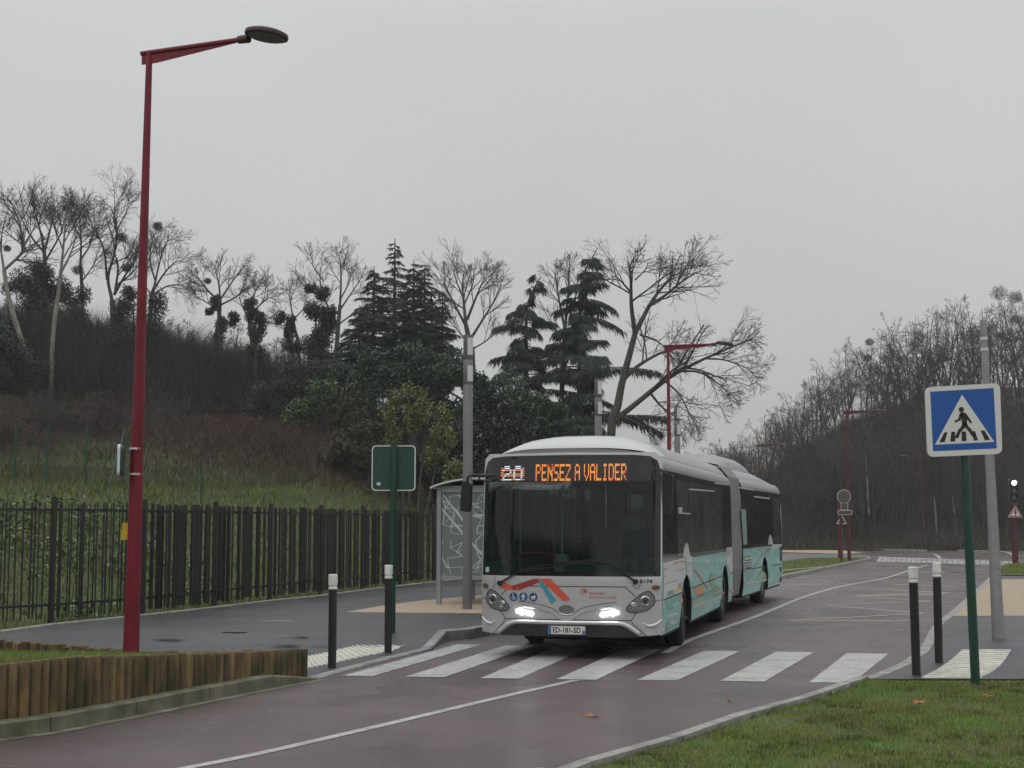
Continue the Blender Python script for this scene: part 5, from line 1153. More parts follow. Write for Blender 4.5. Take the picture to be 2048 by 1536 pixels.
# traced big bare tree right of the cedars
def traced(name, lab, Y, lines, lev, Ln, cnt, seed, rz=0, spread=(25, 60), up=0.0, wig=.2, tm='bark', jit=1.5):
    rng = random.Random(seed); T = Soup(); S = Soup(); tips = []
    o0 = W(lines[0][0][0], lines[0][0][1], Y); o0.z = min(o0.z, tz1(o0.x, Y)) if True else o0.z
    t = thing(name, lab, 'tree', o0)
    for li, (L_) in enumerate(lines):
        pix = [p_ for p_ in L_ if len(p_) == 2]; rads = [p_ for p_ in L_ if len(p_) == 1]
        r0, r1 = (rads[0][0], rads[1][0]); pts = []; dy = rng.uniform(-jit, jit) if li else 0
        if li: a_, b2_ = pix[-2], pix[-1]; pix = pix[:-1] + [(a_[0] + (b2_[0] - a_[0]) * .62, a_[1] + (b2_[1] - a_[1]) * .62)]
        for i, (u, v) in enumerate(pix):
            f = i / (len(pix) - 1); q = W(u, v, Y + dy * f) - o0; pts.append(q)
        if li == 0: pts = [Vector((pts[0].x, pts[0].y, -.3))] + pts
        P3 = [Vector(p_) for p_ in (catmull([tuple(p_) for p_ in pts], 4))]; ra = [r0 + (r1 - r0) * i / (len(P3) - 1) for i in range(len(P3))]
        T.tube(P3, ra, 6)
        if li: spawn(rng, S, P3, ra, 2, lev, Ln, cnt if len(pix) > 3 else max(4, cnt - 3), up, wig, spread, tips, .25)
    T.build('trunk', M[tm], t); S.build('crown', M['twig'], t); return t
YT = 62
traced('bare_tree', 'large spreading bare tree leaning right over the bus roof, beside the tallest cedar', YT, [
    [(1222, 872), (1235, 813), (1244, 766), (1258, 713), (1270, 667), (.21,), (.12,)],
    [(1270, 667), (1263, 614), (1262, 570), (1261, 532), (1279, 497), (.11,), (.015,)],
    [(1270, 667), (1299, 611), (1320, 580), (1343, 552), (1343, 520), (.11,), (.015,)],
    [(1296, 613), (1331, 590), (1360, 566), (1390, 547), (1415, 538), (.08,), (.015,)],
    [(1244, 763), (1273, 734), (1317, 708), (1355, 696), (1385, 690), (.10,), (.015,)],
    [(1229, 840), (1261, 816), (1331, 760), (1370, 737), (1419, 713), (1495, 681), (1522, 667), (.15,), (.015,)],
    [(1262, 585), (1240, 560), (1223, 547), (.05,), (.012,)], [(1270, 560), (1290, 540), (1300, 515), (.04,), (.012,)],
    [(1280, 670), (1310, 680), (1335, 700), (1360, 740), (.05,), (.012,)], [(1360, 742), (1400, 745), (1440, 770), (1470, 800), (.06,), (.012,)],
    [(1410, 717), (1450, 720), (1490, 735), (1520, 755), (.05,), (.012,)], [(1300, 785), (1320, 810), (1345, 830), (1385, 850), (.06,), (.012,)], [(1240, 830), (1280, 850), (1320, 880), (.05,), (.012,)],
    [(1330, 762), (1360, 790), (1380, 830), (1400, 860), (.05,), (.012,)], [(1430, 708), (1455, 690), (1480, 660), (.04,), (.012,)], [(1355, 566), (1370, 535), (1392, 515), (.04,), (.012,)],
], 4, 2.3, 9, 21, up=.0, wig=.12)
traced('bare_tree', 'fan shaped bare tree between the dark spruces and the smaller cedar', 74, [
    [(945, 730), (940, 690), (932, 650), (.16,), (.12,)], [(932, 650), (928, 610), (925, 570), (930, 525), (.10,), (.012,)], [(936, 660), (915, 620), (895, 580), (880, 535), (.08,), (.012,)],
    [(934, 640), (950, 600), (965, 565), (985, 535), (.08,), (.012,)], [(940, 680), (965, 640), (990, 600), (1010, 560), (.08,), (.012,)], [(928, 600), (912, 560), (905, 525), (.05,), (.012,)], [(928, 610), (945, 570), (950, 530), (.05,), (.012,)],
    [(940, 690), (915, 660), (890, 630), (.05,), (.012,)], [(942, 700), (975, 680), (1005, 650), (.05,), (.012,)],
], 4, 2.4, 8, 22, spread=(18, 45), up=.03, wig=.10)
traced('bare_tree', 'slim bare tree with upright boughs standing between the two cedars', 68, [
    [(1120, 850), (1124, 780), (1126, 720), (1130, 660), (.14,), (.10,)], [(1130, 660), (1120, 610), (1112, 560), (1105, 530), (.07,), (.012,)], [(1130, 660), (1135, 600), (1138, 550), (1140, 505), (.07,), (.012,)],
    [(1128, 700), (1110, 660), (1095, 620), (.05,), (.012,)], [(1138, 640), (1152, 590), (1158, 540), (.05,), (.012,)], [(1126, 740), (1150, 690), (1175, 640), (.06,), (.012,)],
], 4, 2.0, 7, 23, spread=(18, 45), up=.04, wig=.10)
# left skyline trees
YL = 86
def left_trace(lab, seed, L_, Y=YL, tm='bark', lev=4, Ln=2.6, cnt=9, jit=1.5, up=.03): return traced('bare_tree', lab, Y, L_, lev, Ln, cnt, seed, spread=(22, 52), up=up, wig=.12, tm=tm, jit=jit)
left_trace('tall bare tree at the far left edge with a pale leaning trunk', 31, [[(62, 770), (48, 700), (30, 640), (16, 590), (8, 540), (.17,), (.11,)], [(48, 500), (40, 450), (25, 410), (8, 385), (.08,), (.012,)], [(8, 540), (30, 520), (48, 500), (45, 470), (.08,), (.06,)], [(8, 540), (0, 490), (-12, 450), (.08,), (.012,)], [(45, 490), (20, 470), (2, 450), (.05,), (.012,)], [(48, 490), (70, 450), (60, 410), (.05,), (.012,)]], tm='barkl', Y=74.5)
left_trace('tall bare tree with forked upright boughs above the dark pine at the far left', 32, [[(92, 640), (92, 560), (88, 500), (.17,), (.12,)], [(88, 500), (80, 460), (68, 420), (55, 385), (.09,), (.012,)], [(88, 505), (60, 470), (45, 440), (22, 400), (.07,), (.012,)], [(90, 500), (100, 460), (108, 430), (112, 400), (.08,), (.012,)], [(92, 520), (115, 480), (125, 460), (128, 430), (.07,), (.012,)], [(90, 480), (78, 450), (90, 400), (.05,), (.012,)]])
left_trace('bare tree with a pale slender trunk, second from the tall red lamp', 33, [[(105, 690), (112, 620), (118, 580), (122, 540), (.13,), (.10,)], [(122, 540), (128, 480), (132, 430), (136, 385), (.08,), (.012,)], [(122, 545), (140, 510), (152, 470), (150, 410), (.07,), (.012,)], [(125, 520), (142, 490), (165, 460), (175, 430), (.05,), (.012,)], [(126, 500), (112, 460), (108, 410), (.05,), (.012,)]], tm='barkl', Y=74.5)
left_trace('bare tree with twin upright stems left of the tall red lamp', 34, [[(165, 640), (164, 580), (161, 530), (.14,), (.10,)], [(161, 530), (162, 480), (158, 430), (150, 400), (.08,), (.012,)], [(165, 560), (172, 552), (190, 525), (195, 505), (.06,), (.012,)], [(161, 520), (180, 490), (190, 450), (185, 400), (.06,), (.012,)], [(162, 480), (145, 440), (140, 400), (.05,), (.012,)]])
left_trace('tall bare tree with three great boughs right beside the tall red lamp', 35, [[(226, 690), (226, 640), (224, 600), (.20,), (.15,)], [(224, 600), (216, 555), (228, 510), (234, 460), (224, 420), (195, 390), (.11,), (.012,)], [(214, 560), (208, 500), (190, 460), (170, 425), (.08,), (.012,)], [(230, 585), (236, 540), (232, 500), (.08,), (.05,)], [(234, 462), (228, 430), (238, 400), (258, 375), (.06,), (.012,)], [(228, 590), (245, 560), (268, 520), (285, 480), (.10,), (.02,)], [(234, 570), (262, 548), (285, 520), (315, 480), (.07,), (.012,)], [(234, 460), (255, 420), (270, 395), (.05,), (.012,)]])
left_trace('wide bare tree just right of the tall red lamp pole', 36, [[(300, 640), (302, 600), (308, 575), (.14,), (.10,)], [(308, 575), (318, 530), (330, 490), (355, 465), (.07,), (.012,)], [(308, 578), (330, 545), (350, 525), (378, 520), (.07,), (.012,)], [(305, 590), (335, 572), (360, 570), (385, 575), (.06,), (.012,)], [(310, 560), (300, 520), (305, 480), (320, 450), (.06,), (.012,)], [(302, 590), (285, 560), (290, 520), (.05,), (.012,)]])
left_trace('round headed bare tree on the skyline between the lamp and the ivy clad trunks', 37, [[(432, 690), (438, 640), (440, 600), (.15,), (.11,)], [(440, 600), (438, 570), (432, 545), (425, 530), (.07,), (.012,)], [(440, 605), (415, 580), (400, 560), (388, 545), (.07,), (.012,)], [(440, 600), (460, 570), (475, 550), (500, 545), (.07,), (.012,)], [(441, 610), (470, 595), (490, 580), (515, 572), (.06,), (.012,)], [(438, 620), (405, 600), (380, 590), (.05,), (.012,)]], Y=82, Ln=1.9)
left_trace('low bare tree with arching twigs over an ivy clad stem left of centre', 38, [[(505, 700), (500, 660), (498, 630), (.13,), (.1,)], [(498, 630), (505, 600), (515, 575), (530, 565), (.06,), (.012,)], [(498, 632), (525, 605), (540, 595), (552, 600), (.06,), (.012,)], [(498, 640), (480, 600), (485, 570), (.05,), (.012,)], [(500, 650), (530, 640), (548, 630), (.05,), (.012,)]], Y=80, Ln=1.8)
left_trace('twin crowned bare tree rising behind the ivy column left of the spruces', 39, [[(672, 720), (676, 660), (680, 610), (.15,), (.11,)], [(680, 610), (682, 560), (680, 520), (672, 498), (.07,), (.012,)], [(680, 620), (700, 590), (720, 560), (728, 530), (.06,), (.012,)], [(680, 600), (700, 560), (695, 520), (.05,), (.012,)], [(676, 650), (650, 600), (640, 560), (645, 500), (.08,), (.012,)], [(650, 600), (620, 580), (595, 560), (.05,), (.012,)], [(645, 560), (625, 530), (628, 505), (.05,), (.012,)], [(676, 650), (715, 620), (735, 600), (.05,), (.012,)]], Y=84, Ln=2.0, up=.05)
left_trace('thin bare tree among the ivy tangle on the low part of the left skyline', 40, [[(598, 700), (590, 660), (585, 630), (.11,), (.08,)], [(585, 630), (580, 600), (575, 580), (.05,), (.012,)], [(586, 640), (610, 615), (625, 600), (.05,), (.012,)], [(588, 650), (560, 640), (545, 625), (.05,), (.012,)]], Y=82, Ln=2.2)

# ivy columns and dark evergreens
def leafmass(S, rng, c, rad, n, w_, L_, shell=.55):
    for _ in range(n):
        d = rdir(rng); k = shell + (1 - shell) * rng.random(); p = Vector((c[0] + d.x * rad[0] * k, c[1] + d.y * rad[1] * k, c[2] + d.z * rad[2] * k))
        S.leaf(p, (d * .5 + rdir(rng) + Vector((0, 0, -.25))).normalized(), w_ * rng.uniform(.6, 1.2), L_ * rng.uniform(.6, 1.2), rng)
def ivy_tree(lab, Y, blobs, seed, m='ivy', name='ivy_clad_tree', cat='tree', w_=.085, L_=.14, dens=1.0):
    rng = random.Random(seed); u0, v0 = blobs[0][0], blobs[0][1]; o = W(u0, v0, Y); o.z = tz1(o.x, Y); t = thing(name, lab, cat, o); S = Soup(); T = Soup()
    pp = sorted([W(b_[0], b_[1], Y) - o for b_ in blobs], key=lambda q_: q_.z)
    T.tube([Vector((pp[0].x, 0, -.3)), Vector((pp[0].x, 0, pp[0].z * .6)), Vector(((pp[0].x + pp[-1].x) / 2, 0, pp[-1].z * .9))], [.09, .07, .04], 6); T.build('trunk', M['bark'], t)
    for u, v, ru, rv in blobs:
        c = W(u, v, Y + rng.uniform(-.6, .6)) - o; k = Y / FPX; R_ = (ru * k, min(ru, rv) * k, rv * k)
        sub = max(3, int(R_[0] * R_[2] * 3)); 
        for _ in range(sub):
            d = rdir(rng) * rng.uniform(.4, .85); leafmass(S, rng, (c.x + d.x * R_[0], c.y + d.y * R_[1], c.z + d.z * R_[2]), [q_ * .7 for q_ in R_], int(dens * 3400 * R_[0] * R_[2] / sub) + 120, w_, L_, .2)
    S.build('crown', M[m], t); return t
ivy_tree('dark ivy clad trunk with a knobbly head in front of the twin crowned bare tree', 79, [(640, 725, 30, 40), (640, 690, 26, 30), (642, 650, 25, 36), (640, 615, 24, 28), (646, 582, 17, 18), (618, 580, 12, 12), (662, 622, 12, 20)], 51)
ivy_tree('ivy clad stem on the skyline right of the round headed bare tree', 78, [(512, 700, 17, 26), (512, 665, 17, 24), (510, 636, 18, 18), (506, 610, 15, 16), (524, 640, 12, 16)], 52)
ivy_tree('small ivy clump on the left skyline beneath the round headed bare tree', 81, [(420, 620, 12, 10), (430, 600, 10, 13), (465, 640, 14, 14), (440, 660, 18, 26)], 53)
ivy_tree('ivy clump left of the thin bare tree on the low skyline', 79, [(570, 640, 15, 14), (572, 672, 16, 22), (590, 694, 24, 16)], 54)
ivy_tree('dark pine with a ragged crown at the far left edge of the skyline', 80, [(70, 540, 34, 28), (60, 590, 50, 45), (30, 570, 22, 22), (110, 600, 36, 40), (90, 650, 70, 40)], 55, m='ivy', name='pine_tree', dens=.8)
ivy_tree('broad dark evergreen left of the tall red lamp, below the forked bare trees', 80, [(150, 600, 28, 34), (165, 650, 34, 40), (130, 690, 60, 40)], 56, m='ivy', name='evergreen_tree', dens=.8)
ivy_tree('dark pointed evergreen directly behind the tall red lamp pole', 79, [(262, 590, 18, 20), (258, 625, 34, 34), (310, 640, 34, 50), (270, 680, 60, 44)], 57, m='ivy', name='evergreen_tree', dens=.8)
ivy_tree('dark green holly thicket at the left edge beneath the leaning pale trunk', 72, [(10, 690, 50, 60), (40, 735, 44, 36), (-10, 740, 40, 40), (20, 770, 50, 26)], 58, m='ivy', name='holly_bush', cat='bush')

def conifer(name, lab, Y, utop, vtop, vbase, R0, seed, m='needle', whorl=7, step=.42, droop=.25, lean=None, asym=1.0, tuft=.30, curtain=.0, dens=1.0, pw=.85):
    rng = random.Random(seed); top = W(utop, vtop, Y); b0 = W(utop, vbase, Y); gz = min(b0.z, tz1(b0.x, Y)) ; t = thing(name, lab, 'tree', (b0.x, Y, gz)); Ht = top.z - gz
    T = Soup(); S = Soup(); cp = []
    for i in range(13):
        f = i / 12; dx = 0 if lean is None else lean * max(0, (f - .8) / .2) ** 2; cp.append(Vector((dx, 0, Ht * f - (.4 if i == 0 else 0) - (0 if lean is None else abs(lean) * .25 * max(0, (f - .8) / .2) ** 2))))
    T.tube(cp, [.24 * (1 - i / 12) ** .9 + .02 for i in range(13)], 7)
    z = b0.z - gz - 1.0
    while z < Ht * .985:
        f = z / Ht; x = f * 12; i = min(int(x), 11); p0 = cp[i].lerp(cp[i + 1], x - i); p = p0; Rz = R0 * max(.05, (1 - (z - (b0.z - gz)) / (Ht - (b0.z - gz)))) ** pw * rng.uniform(.8, 1.15)
        Rz = min(Rz, R0)
        nb = max(4, int(whorl * (1 if Rz > 1 else .8)))
        for k in range(nb):
            zj = rng.uniform(-.5, .5) * step * (2.4 if curtain else 1); p = p0 + Vector((0, 0, zj)); a = 2 * pi * (k + rng.uniform(-.4, .4)) / nb; r_ = Rz * (rng.uniform(.65, 1.12) if not curtain else rng.uniform(.3, 1.25)) * (asym if cos(a) > 0 else 1 / max(.8, asym)); d = Vector((cos(a), sin(a), rng.uniform(-.05, .2)))
            q = []; ns = 5; dr_ = rng.uniform(-.22, .22)
            for j in range(ns + 1): g = j / ns; q.append(p + Vector((d.x * r_ * g, d.y * r_ * g, (d.z * .6 * g + .12 * g - (droop + dr_) * g * g) * r_)))
            S.tube(q, [.03 * (1 - j / ns) + .01 for j in range(ns + 1)], 3)
            nt = int(r_ * 75 * dens) + 16
            for _ in range(nt):
                g = rng.uniform(.12, 1) ** .8; xx = g * ns; j = min(int(xx), ns - 1); pp = q[j].lerp(q[j + 1], xx - j); e = (q[j + 1] - q[j]).normalized(); sd_ = Vector((-e.y, e.x, 0)) * rng.choice((-1, 1))
                wd = r_ * .34 * (1 - g * .6) * rng.random(); pp = pp + sd_ * wd
                dd_ = (e * rng.uniform(.3, 1) + sd_ * rng.uniform(.2, .9) + Vector((0, 0, -rng.uniform(.1, .7) - curtain * rng.random()))).normalized()
                
                if curtain: dd_ = (e * rng.uniform(0, .6) + sd_ * rng.uniform(-.2, .5) + Vector((0, 0, -rng.uniform(.3, 1.1)))).normalized()
                S.leaf(pp, dd_, tuft * .13, tuft * rng.uniform(.35, 1.3) * (1 + curtain * .6 * rng.random()), rng)
        z += step * rng.uniform(.8, 1.2)
    T.build('trunk', M['bark'], t); S.build('crown', M[m], t); return t
conifer('spruce_tree', 'tallest dark spruce with an airy tip in the middle of the spruce group', 78, 788, 476, 720, 2.0, 61, step=.40)
conifer('spruce_tree', 'dense dark spruce on the left side of the spruce group', 76, 746, 532, 740, 2.2, 62, step=.36, whorl=8, dens=1.5)
conifer('spruce_tree', 'dark spruce right of the tallest one with a blunt double tip', 75, 826, 520, 740, 2.2, 63, step=.36, whorl=8, dens=1.5)
conifer('spruce_tree', 'dark spruce on the right side of the spruce group', 77, 848, 530, 740, 2.3, 64, step=.36, whorl=8, dens=1.4)
conifer('spruce_tree', 'small narrow spruce standing apart just left of the fan shaped bare tree', 74, 884, 582, 720, 1.2, 65, step=.34, whorl=7, dens=1.2)
conifer('spruce_tree', 'low dark spruce at the foot of the spruce group on its left', 74, 718, 610, 760, 2.4, 66, step=.38, whorl=8, dens=1.4)
conifer('cedar_tree', 'smaller cedar with layered drooping boughs left of the slim bare tree', 70, 1052, 545, 850, 2.9, 67, m='cedar', whorl=5, step=.52, droop=.30, lean=.75, tuft=.34, curtain=1.0, dens=2.2, pw=.7)
conifer('cedar_tree', 'tallest cedar with a tip bent to the right and long layered boughs', 68, 1160, 486, 880, 3.0, 68, m='cedar', whorl=5, step=.50, droop=.28, lean=.9, asym=1.25, tuft=.34, curtain=1.0, dens=2.2, pw=.62)

# broad evergreen bushes behind the green sign
def bush(lab, Y, blobs, seed, m, w_=.085, L_=.14, dens=1.0, name='laurel_bush'):
    rng = random.Random(seed); o = W(blobs[0][0], blobs[0][1], Y); o.z = tz1(o.x, Y); t = thing(name, lab, 'bush', o); S = Soup(); T = Soup()
    for u, v, ru, rv in blobs:
        c = W(u, v, Y) - o; k = Y / FPX; R_ = Vector((ru * k, max(ru * k * .8, .5), rv * k)); T.tube([Vector((c.x * .5, 0, -.2)), Vector((c.x, c.y, c.z))], [.06, .02], 4)
        sub = max(6, int(R_.x * R_.z * 5))
        for _ in range(sub):
            d = rdir(rng); d = Vector((d.x, -abs(d.y) if rng.random() < .75 else d.y, d.z)) * rng.uniform(.55, 1.0); s_ = rng.uniform(.25, .5)
            cc = (c.x + d.x * R_.x, c.y + d.y * R_.y, c.z + d.z * R_.z); rr = [max(.3, q_ * s_) for q_ in R_]
            leafmass(S, rng, cc, rr, int(dens * 2600 * R_.x * R_.z / sub) + 90, w_, L_, .5)
    T.build('stems', M['bark'], t); S.build('foliage', M[m], t); return t
bush('big dark laurel mass below the spruces', 62, [(800, 780, 90, 80), (880, 740, 70, 50), (760, 730, 50, 30), (830, 720, 50, 30), (700, 760, 40, 40), (915, 790, 44, 50), (890, 850, 40, 50)], 71, 'laurel')
bush('dark laurel mass right of the grey light column, behind the shelter', 60, [(1000, 800, 90, 70), (1060, 860, 70, 60), (960, 760, 50, 40), (1100, 850, 40, 50), (1130, 880, 50, 40)], 72, 'laurel')
bush('yellow green bush with large leaves above the back of the green road sign', 53, [(820, 800, 34, 34), (850, 850, 44, 46), (880, 890, 40, 40), (800, 850, 40, 40)], 73, 'laurel2', w_=.075, L_=.12, dens=.55, name='leafy_bush')
bush('low olive bush left of the green road sign', 54, [(740, 860, 34, 30), (700, 900, 44, 44), (760, 900, 44, 50)], 74, 'olive', w_=.075, L_=.12, dens=.7, name='leafy_bush')
bush('bright green bush at the left end of the shrub belt on the bank', 60, [(610, 810, 26, 30), (640, 780, 30, 26), (590, 835, 20, 22)], 75, 'bram', dens=.5, name='leafy_bush')
bush('dull brown green thicket between the bright green bush and the laurels', 61, [(640, 860, 50, 50), (690, 800, 44, 44), (700, 870, 60, 60), (610, 890, 40, 40)], 76, 'olive', w_=.075, L_=.12, dens=.8, name='leafy_bush')
bush('dark shaded thicket beside the light column above the shelter roof', 56, [(900, 920, 60, 50), (960, 880, 60, 60), (1010, 900, 50, 60), (860, 950, 50, 40)], 77, 'ivy', name='evergreen_thicket')
bush('dark thicket half hidden behind the bus front and the shelter', 58, [(1080, 900, 60, 50), (960, 960, 60, 40), (1000, 980, 60, 40)], 78, 'ivy', name='evergreen_thicket')
bush('small yellowish shrub growing just above the left end of the shelter roof', 47, [(920, 945, 16, 20), (908, 960, 12, 12)], 79, 'laurel2', w_=.08, L_=.14, dens=.8, name='leafy_bush')

# mistletoe balls
for lab, u, v, Y, r in (('mistletoe ball highest right of the tall red lamp', 316, 453, 86, .34), ('mistletoe ball left of the lamp, upper one of two', 243, 475, 85, .36), ('mistletoe ball left of the lamp, lower one of two', 253, 536, 85, .32), ('mistletoe clump low in the twin stemmed bare tree', 154, 540, 85.5, .36),
                        ('small mistletoe ball high in the bare trees at the left', 132, 416, 86, .22), ('mistletoe ball at the far left edge of the picture', 14, 497, 86, .26), ('small mistletoe ball in the round headed bare tree', 416, 562, 81, .22),
                        ('upper mistletoe ball on the lone twig at the right hillside', 1739, 684, 122, .42), ('lower mistletoe ball on the lone twig at the right hillside', 1735, 716, 122, .42), ('largest mistletoe ball near the right edge of the picture', 1998, 586, 124, .8), ('mistletoe clump beside the largest one at the right edge', 2030, 595, 124, .7),
                        ('mistletoe ball below the largest one at the right edge', 2031, 640, 124, .55), ('mistletoe ball just right of the pale steel pole', 1999, 672, 124, .5), ('mistletoe ball left of the steel pole, right one of two', 1890, 715, 124, .5), ('mistletoe ball left of the steel pole, left one of two', 1863, 726, 124, .5)):
    mistletoe(lab, u, v, Y, r)

# wooded hillside on the right
protos = []
GLAB = 'bare brown tree in the dense wood on the right hillside'
for k in range(7):
    T, S, _ = bare_tree(100 + k, 7.5 + k * .3, lev=4, trunk_h=.18 + .04 * (k % 3), forks=3 + k % 2, spread=(25, 62), up=.01, wig=.24, r=.11, cnt=6)
    protos.append((T, S))
rh = random.Random(77); first = {}
def sky_v(u): return float(np.interp(u, [1400, 1450, 1530, 1600, 1640, 1700, 1760, 1830, 1900, 1960, 2048, 2200], [905, 895, 852, 790, 755, 716, 690, 655, 615, 595, 550, 540]))
spots = []
for i in range(170):
    if i < 46: u = 1425 + (i / 45) * 680 + rh.uniform(-9, 9); Y = rh.uniform(118, 138)
    elif i < 120: u = rh.uniform(1430, 2110); Y = rh.uniform(100.5, 112)
    else: u = rh.uniform(1560, 2110); Y = rh.uniform(108, 134)
    x = (u - 1024) / FPX * Y; z = tz1(x, Y); vs_ = sky_v(u) + rh.uniform(-12, 26); zt_ = W(u, vs_, Y).z
    hgt = zt_ - z if i < 46 else rh.uniform(4.5, 7.5)
    if i >= 46 and z + hgt > zt_: hgt = zt_ - z
    hgt = max(3.2, min(hgt, 12)); spots.append((x, Y, z, hgt))
for i, (x, Y, z, hgt) in enumerate(spots):
    k = i % 7; base_h = 8.0 + k * .3
    rowl, rowg = (('bare tree along the skyline of the right hillside wood', 'bare trees on the skyline of the right hillside') if i < 46 else ('bare tree at the foot of the wooded right hillside, behind the road junction', 'bare trees at the foot of the right hillside') if i < 120 else (GLAB, 'bare trees in the wood on the right hillside'))
    if k not in first: first[k] = put(protos[k][0], protos[k][1], 'bare_tree', rowl, 'tree', (x, Y, z - .1), rowg, 'bark', 'twigd', rh.uniform(0, 6), hgt / base_h * 1.2); continue
    c_ = clone(first[k], (x, Y, z - .1), rh.uniform(0, 6.28), min(1.5, hgt / base_h * 1.15), rowl, scz=hgt / base_h * 1.22); c_['group'] = rowg
# pale slender trunks in the wood
for i, (u, v0, v1, lab) in enumerate(((1730, 905, 960, 'short pale broken trunk in the hillside wood above the raised crossing'), (1868, 990, 1060, 'pale slender trunk in the hillside wood, left one of two near the crossing sign'), (1905, 990, 1060, 'pale slender trunk in the hillside wood, right one of two near the crossing sign'))):
    Y = 101.5; a, b_ = W(u, v0, Y), W(u + 6, v1, Y); S = Soup(); g = tz1(b_.x, Y); bz = min(b_.z, g + .3) if i else b_.z - 2.5
    S.tube([Vector((0, 0, bz - b_.z)), Vector(((a - b_).x * .5, 0, (a - b_).z * .55)), a - b_], [.07, .06, .03], 6); o = S.build('tree_trunk', M['barkl'], None); o.location = b_; tag(o, lab, 'tree')
# shrubs and saplings of the slopes, leaf soup built with numpy
def blades(name, xs, ys, hs, wd, spread, m, seed, zf=tz, parent=None, lean=.5, zoff=0):
    rg = np.random.default_rng(seed); n_ = len(xs); zs = zf(xs, ys) + zoff; a = rg.uniform(0, 2 * pi, n_); l_ = rg.uniform(0, lean, n_)
    dx, dy = np.cos(a) * l_ * hs, np.sin(a) * l_ * hs; b_ = rg.uniform(0, pi, n_); wx, wy = np.cos(b_) * wd / 2, np.sin(b_) * wd / 2
    V = np.empty((n_, 3, 3), np.float32); V[:, 0] = np.stack([xs - wx, ys - wy, zs - .02], 1); V[:, 1] = np.stack([xs + wx, ys + wy, zs - .02], 1); V[:, 2] = np.stack([xs + dx, ys + dy, zs + hs], 1)
    return npmesh(name, V.reshape(-1, 3), np.arange(n_ * 3).reshape(-1, 3), m, parent)
rg = np.random.default_rng(5)
def area(n_, x0, x1, y0, y1, cond):
    x = rg.uniform(x0, x1, n_); y = rg.uniform(y0, y1, n_); k = cond(x, y); return x[k], y[k]
# undergrowth on the right hillside: clumped twigs
cx_ = rg.uniform(12, 66, 2600); cy_ = rg.uniform(98, 140, 2600); k = (cx_ / cy_ > .13) & (cx_ / cy_ < .42); cx_, cy_ = cx_[k], cy_[k]
xs = np.repeat(cx_, 60) + rg.normal(0, .55, len(cx_) * 60); ys = np.repeat(cy_, 60) + rg.normal(0, .5, len(cx_) * 60); hs_ = np.repeat(rg.uniform(.6, 1.5, len(cx_)), 60) * rg.uniform(.6, 2.2, len(xs))
tag(blades('undergrowth', xs, ys, hs_ * .75, .05, 0, M['thick'], 1, lean=1.9), 'dense grey brown undergrowth covering the wooded hillside on the right', 'undergrowth', kind='stuff')
xs, ys = area(30000, 10, 60, 94, 103, lambda x, y: (x / y > .12) & (y > 96.5 + 1.0 * np.sin(x * .7)))
tag(blades('rough_grass', xs, ys, rg.uniform(.2, .9, len(xs)), .06, 0, M['olive'], 2), 'rough olive grass and brambles at the foot of the right hillside', 'grass', kind='stuff')
# left slope scrub
def inl(x, y, a, b_): d = dleft(x, y); return (d > a) & (d < b_)
cx_ = rg.uniform(-60, 8, 5200); cy_ = rg.uniform(46, 100, 5200); d_ = dleft(cx_, cy_); k = (d_ > 17 + 4 * vnoise(cx_, cy_, 6)) & (cx_ / cy_ > -.42) & (d_ < 62); cx_, cy_ = cx_[k], cy_[k]
xs = np.repeat(cx_, 36) + rg.normal(0, .5, len(cx_) * 36); ys = np.repeat(cy_, 36) + rg.normal(0, .5, len(cx_) * 36); hb_ = np.repeat(rg.uniform(.3, 1.0, len(cx_)), 36) * rg.uniform(.5, 2.0, len(xs)) * np.clip((dleft(xs, ys) - 12) / 22, .35, 1.25)
tag(blades('scrub', xs, ys, hb_ * .8, .045, 0, M['scrub'], 3, lean=1.8), 'brown leafless scrub covering the slope below the left trees', 'scrub', kind='stuff')
cx_ = rg.uniform(-42, 2, 1500); cy_ = rg.uniform(75, 98, 1500); k = (cx_ / cy_ > -.42) & (cx_ / cy_ < -.06); cx_, cy_ = cx_[k], cy_[k]
xs = np.repeat(cx_, 170) + rg.normal(0, .8, len(cx_) * 170); ys = np.repeat(cy_, 170) + rg.normal(0, .8, len(cx_) * 170)
tag(blades('undergrowth', xs, ys, rg.uniform(.6, 3.4, len(xs)) * np.interp(xs / ys, [-.36, -.24, -.18], [1.25, 1.0, .75]), .05, 0, M['thick'], 13, lean=1.7), 'grey twiggy undergrowth filling the wood on the left skyline', 'undergrowth', kind='stuff')
xs, ys = area(90000, -18, 0, 49, 70, lambda x, y: np.exp(-((x + 9.5) ** 2 / 34 + (y - 59) ** 2 / 40)) > rg.uniform(.1, .9, len(x)))
tag(blades('bracken', xs, ys, rg.uniform(.15, .7, len(xs)), .04, 0, M['rust'], 4, lean=2.2), 'rust brown dead bracken on the rounded mound behind the fence', 'bracken', kind='stuff')
xs, ys = area(260000, -30, 8, 20, 66, lambda x, y: inl(x, y, .3, 9.5) & (x / y > -.4))
tag(blades('meadow_grass', xs, ys, rg.uniform(.05, .22, len(xs)), .025, 0, M['gtrim'], 6, lean=.9), 'short green meadow grass on the bank behind the railing fence', 'grass', kind='stuff')
xs, ys = area(150000, -30, 8, 20, 66, lambda x, y: inl(x, y, 4.5, 8.5) & (x / y > -.4))
tag(blades('crest_grass', xs, ys, rg.uniform(.03, .12, len(xs)), .03, 0, M['lawng'], 26, lean=.9), 'brighter green grass strip along the crest of the bank', 'grass', kind='stuff')
xs, ys = area(200000, -36, 8, 30, 74, lambda x, y: inl(x, y, 8, 24) & (x / y > -.42))
tag(blades('rough_grass', xs, ys, rg.uniform(.06, .38, len(xs)), .035, 0, M['mead'], 16, lean=1.0), 'rough brown green winter grass between the bank crest and the wooded slope', 'grass', kind='stuff')
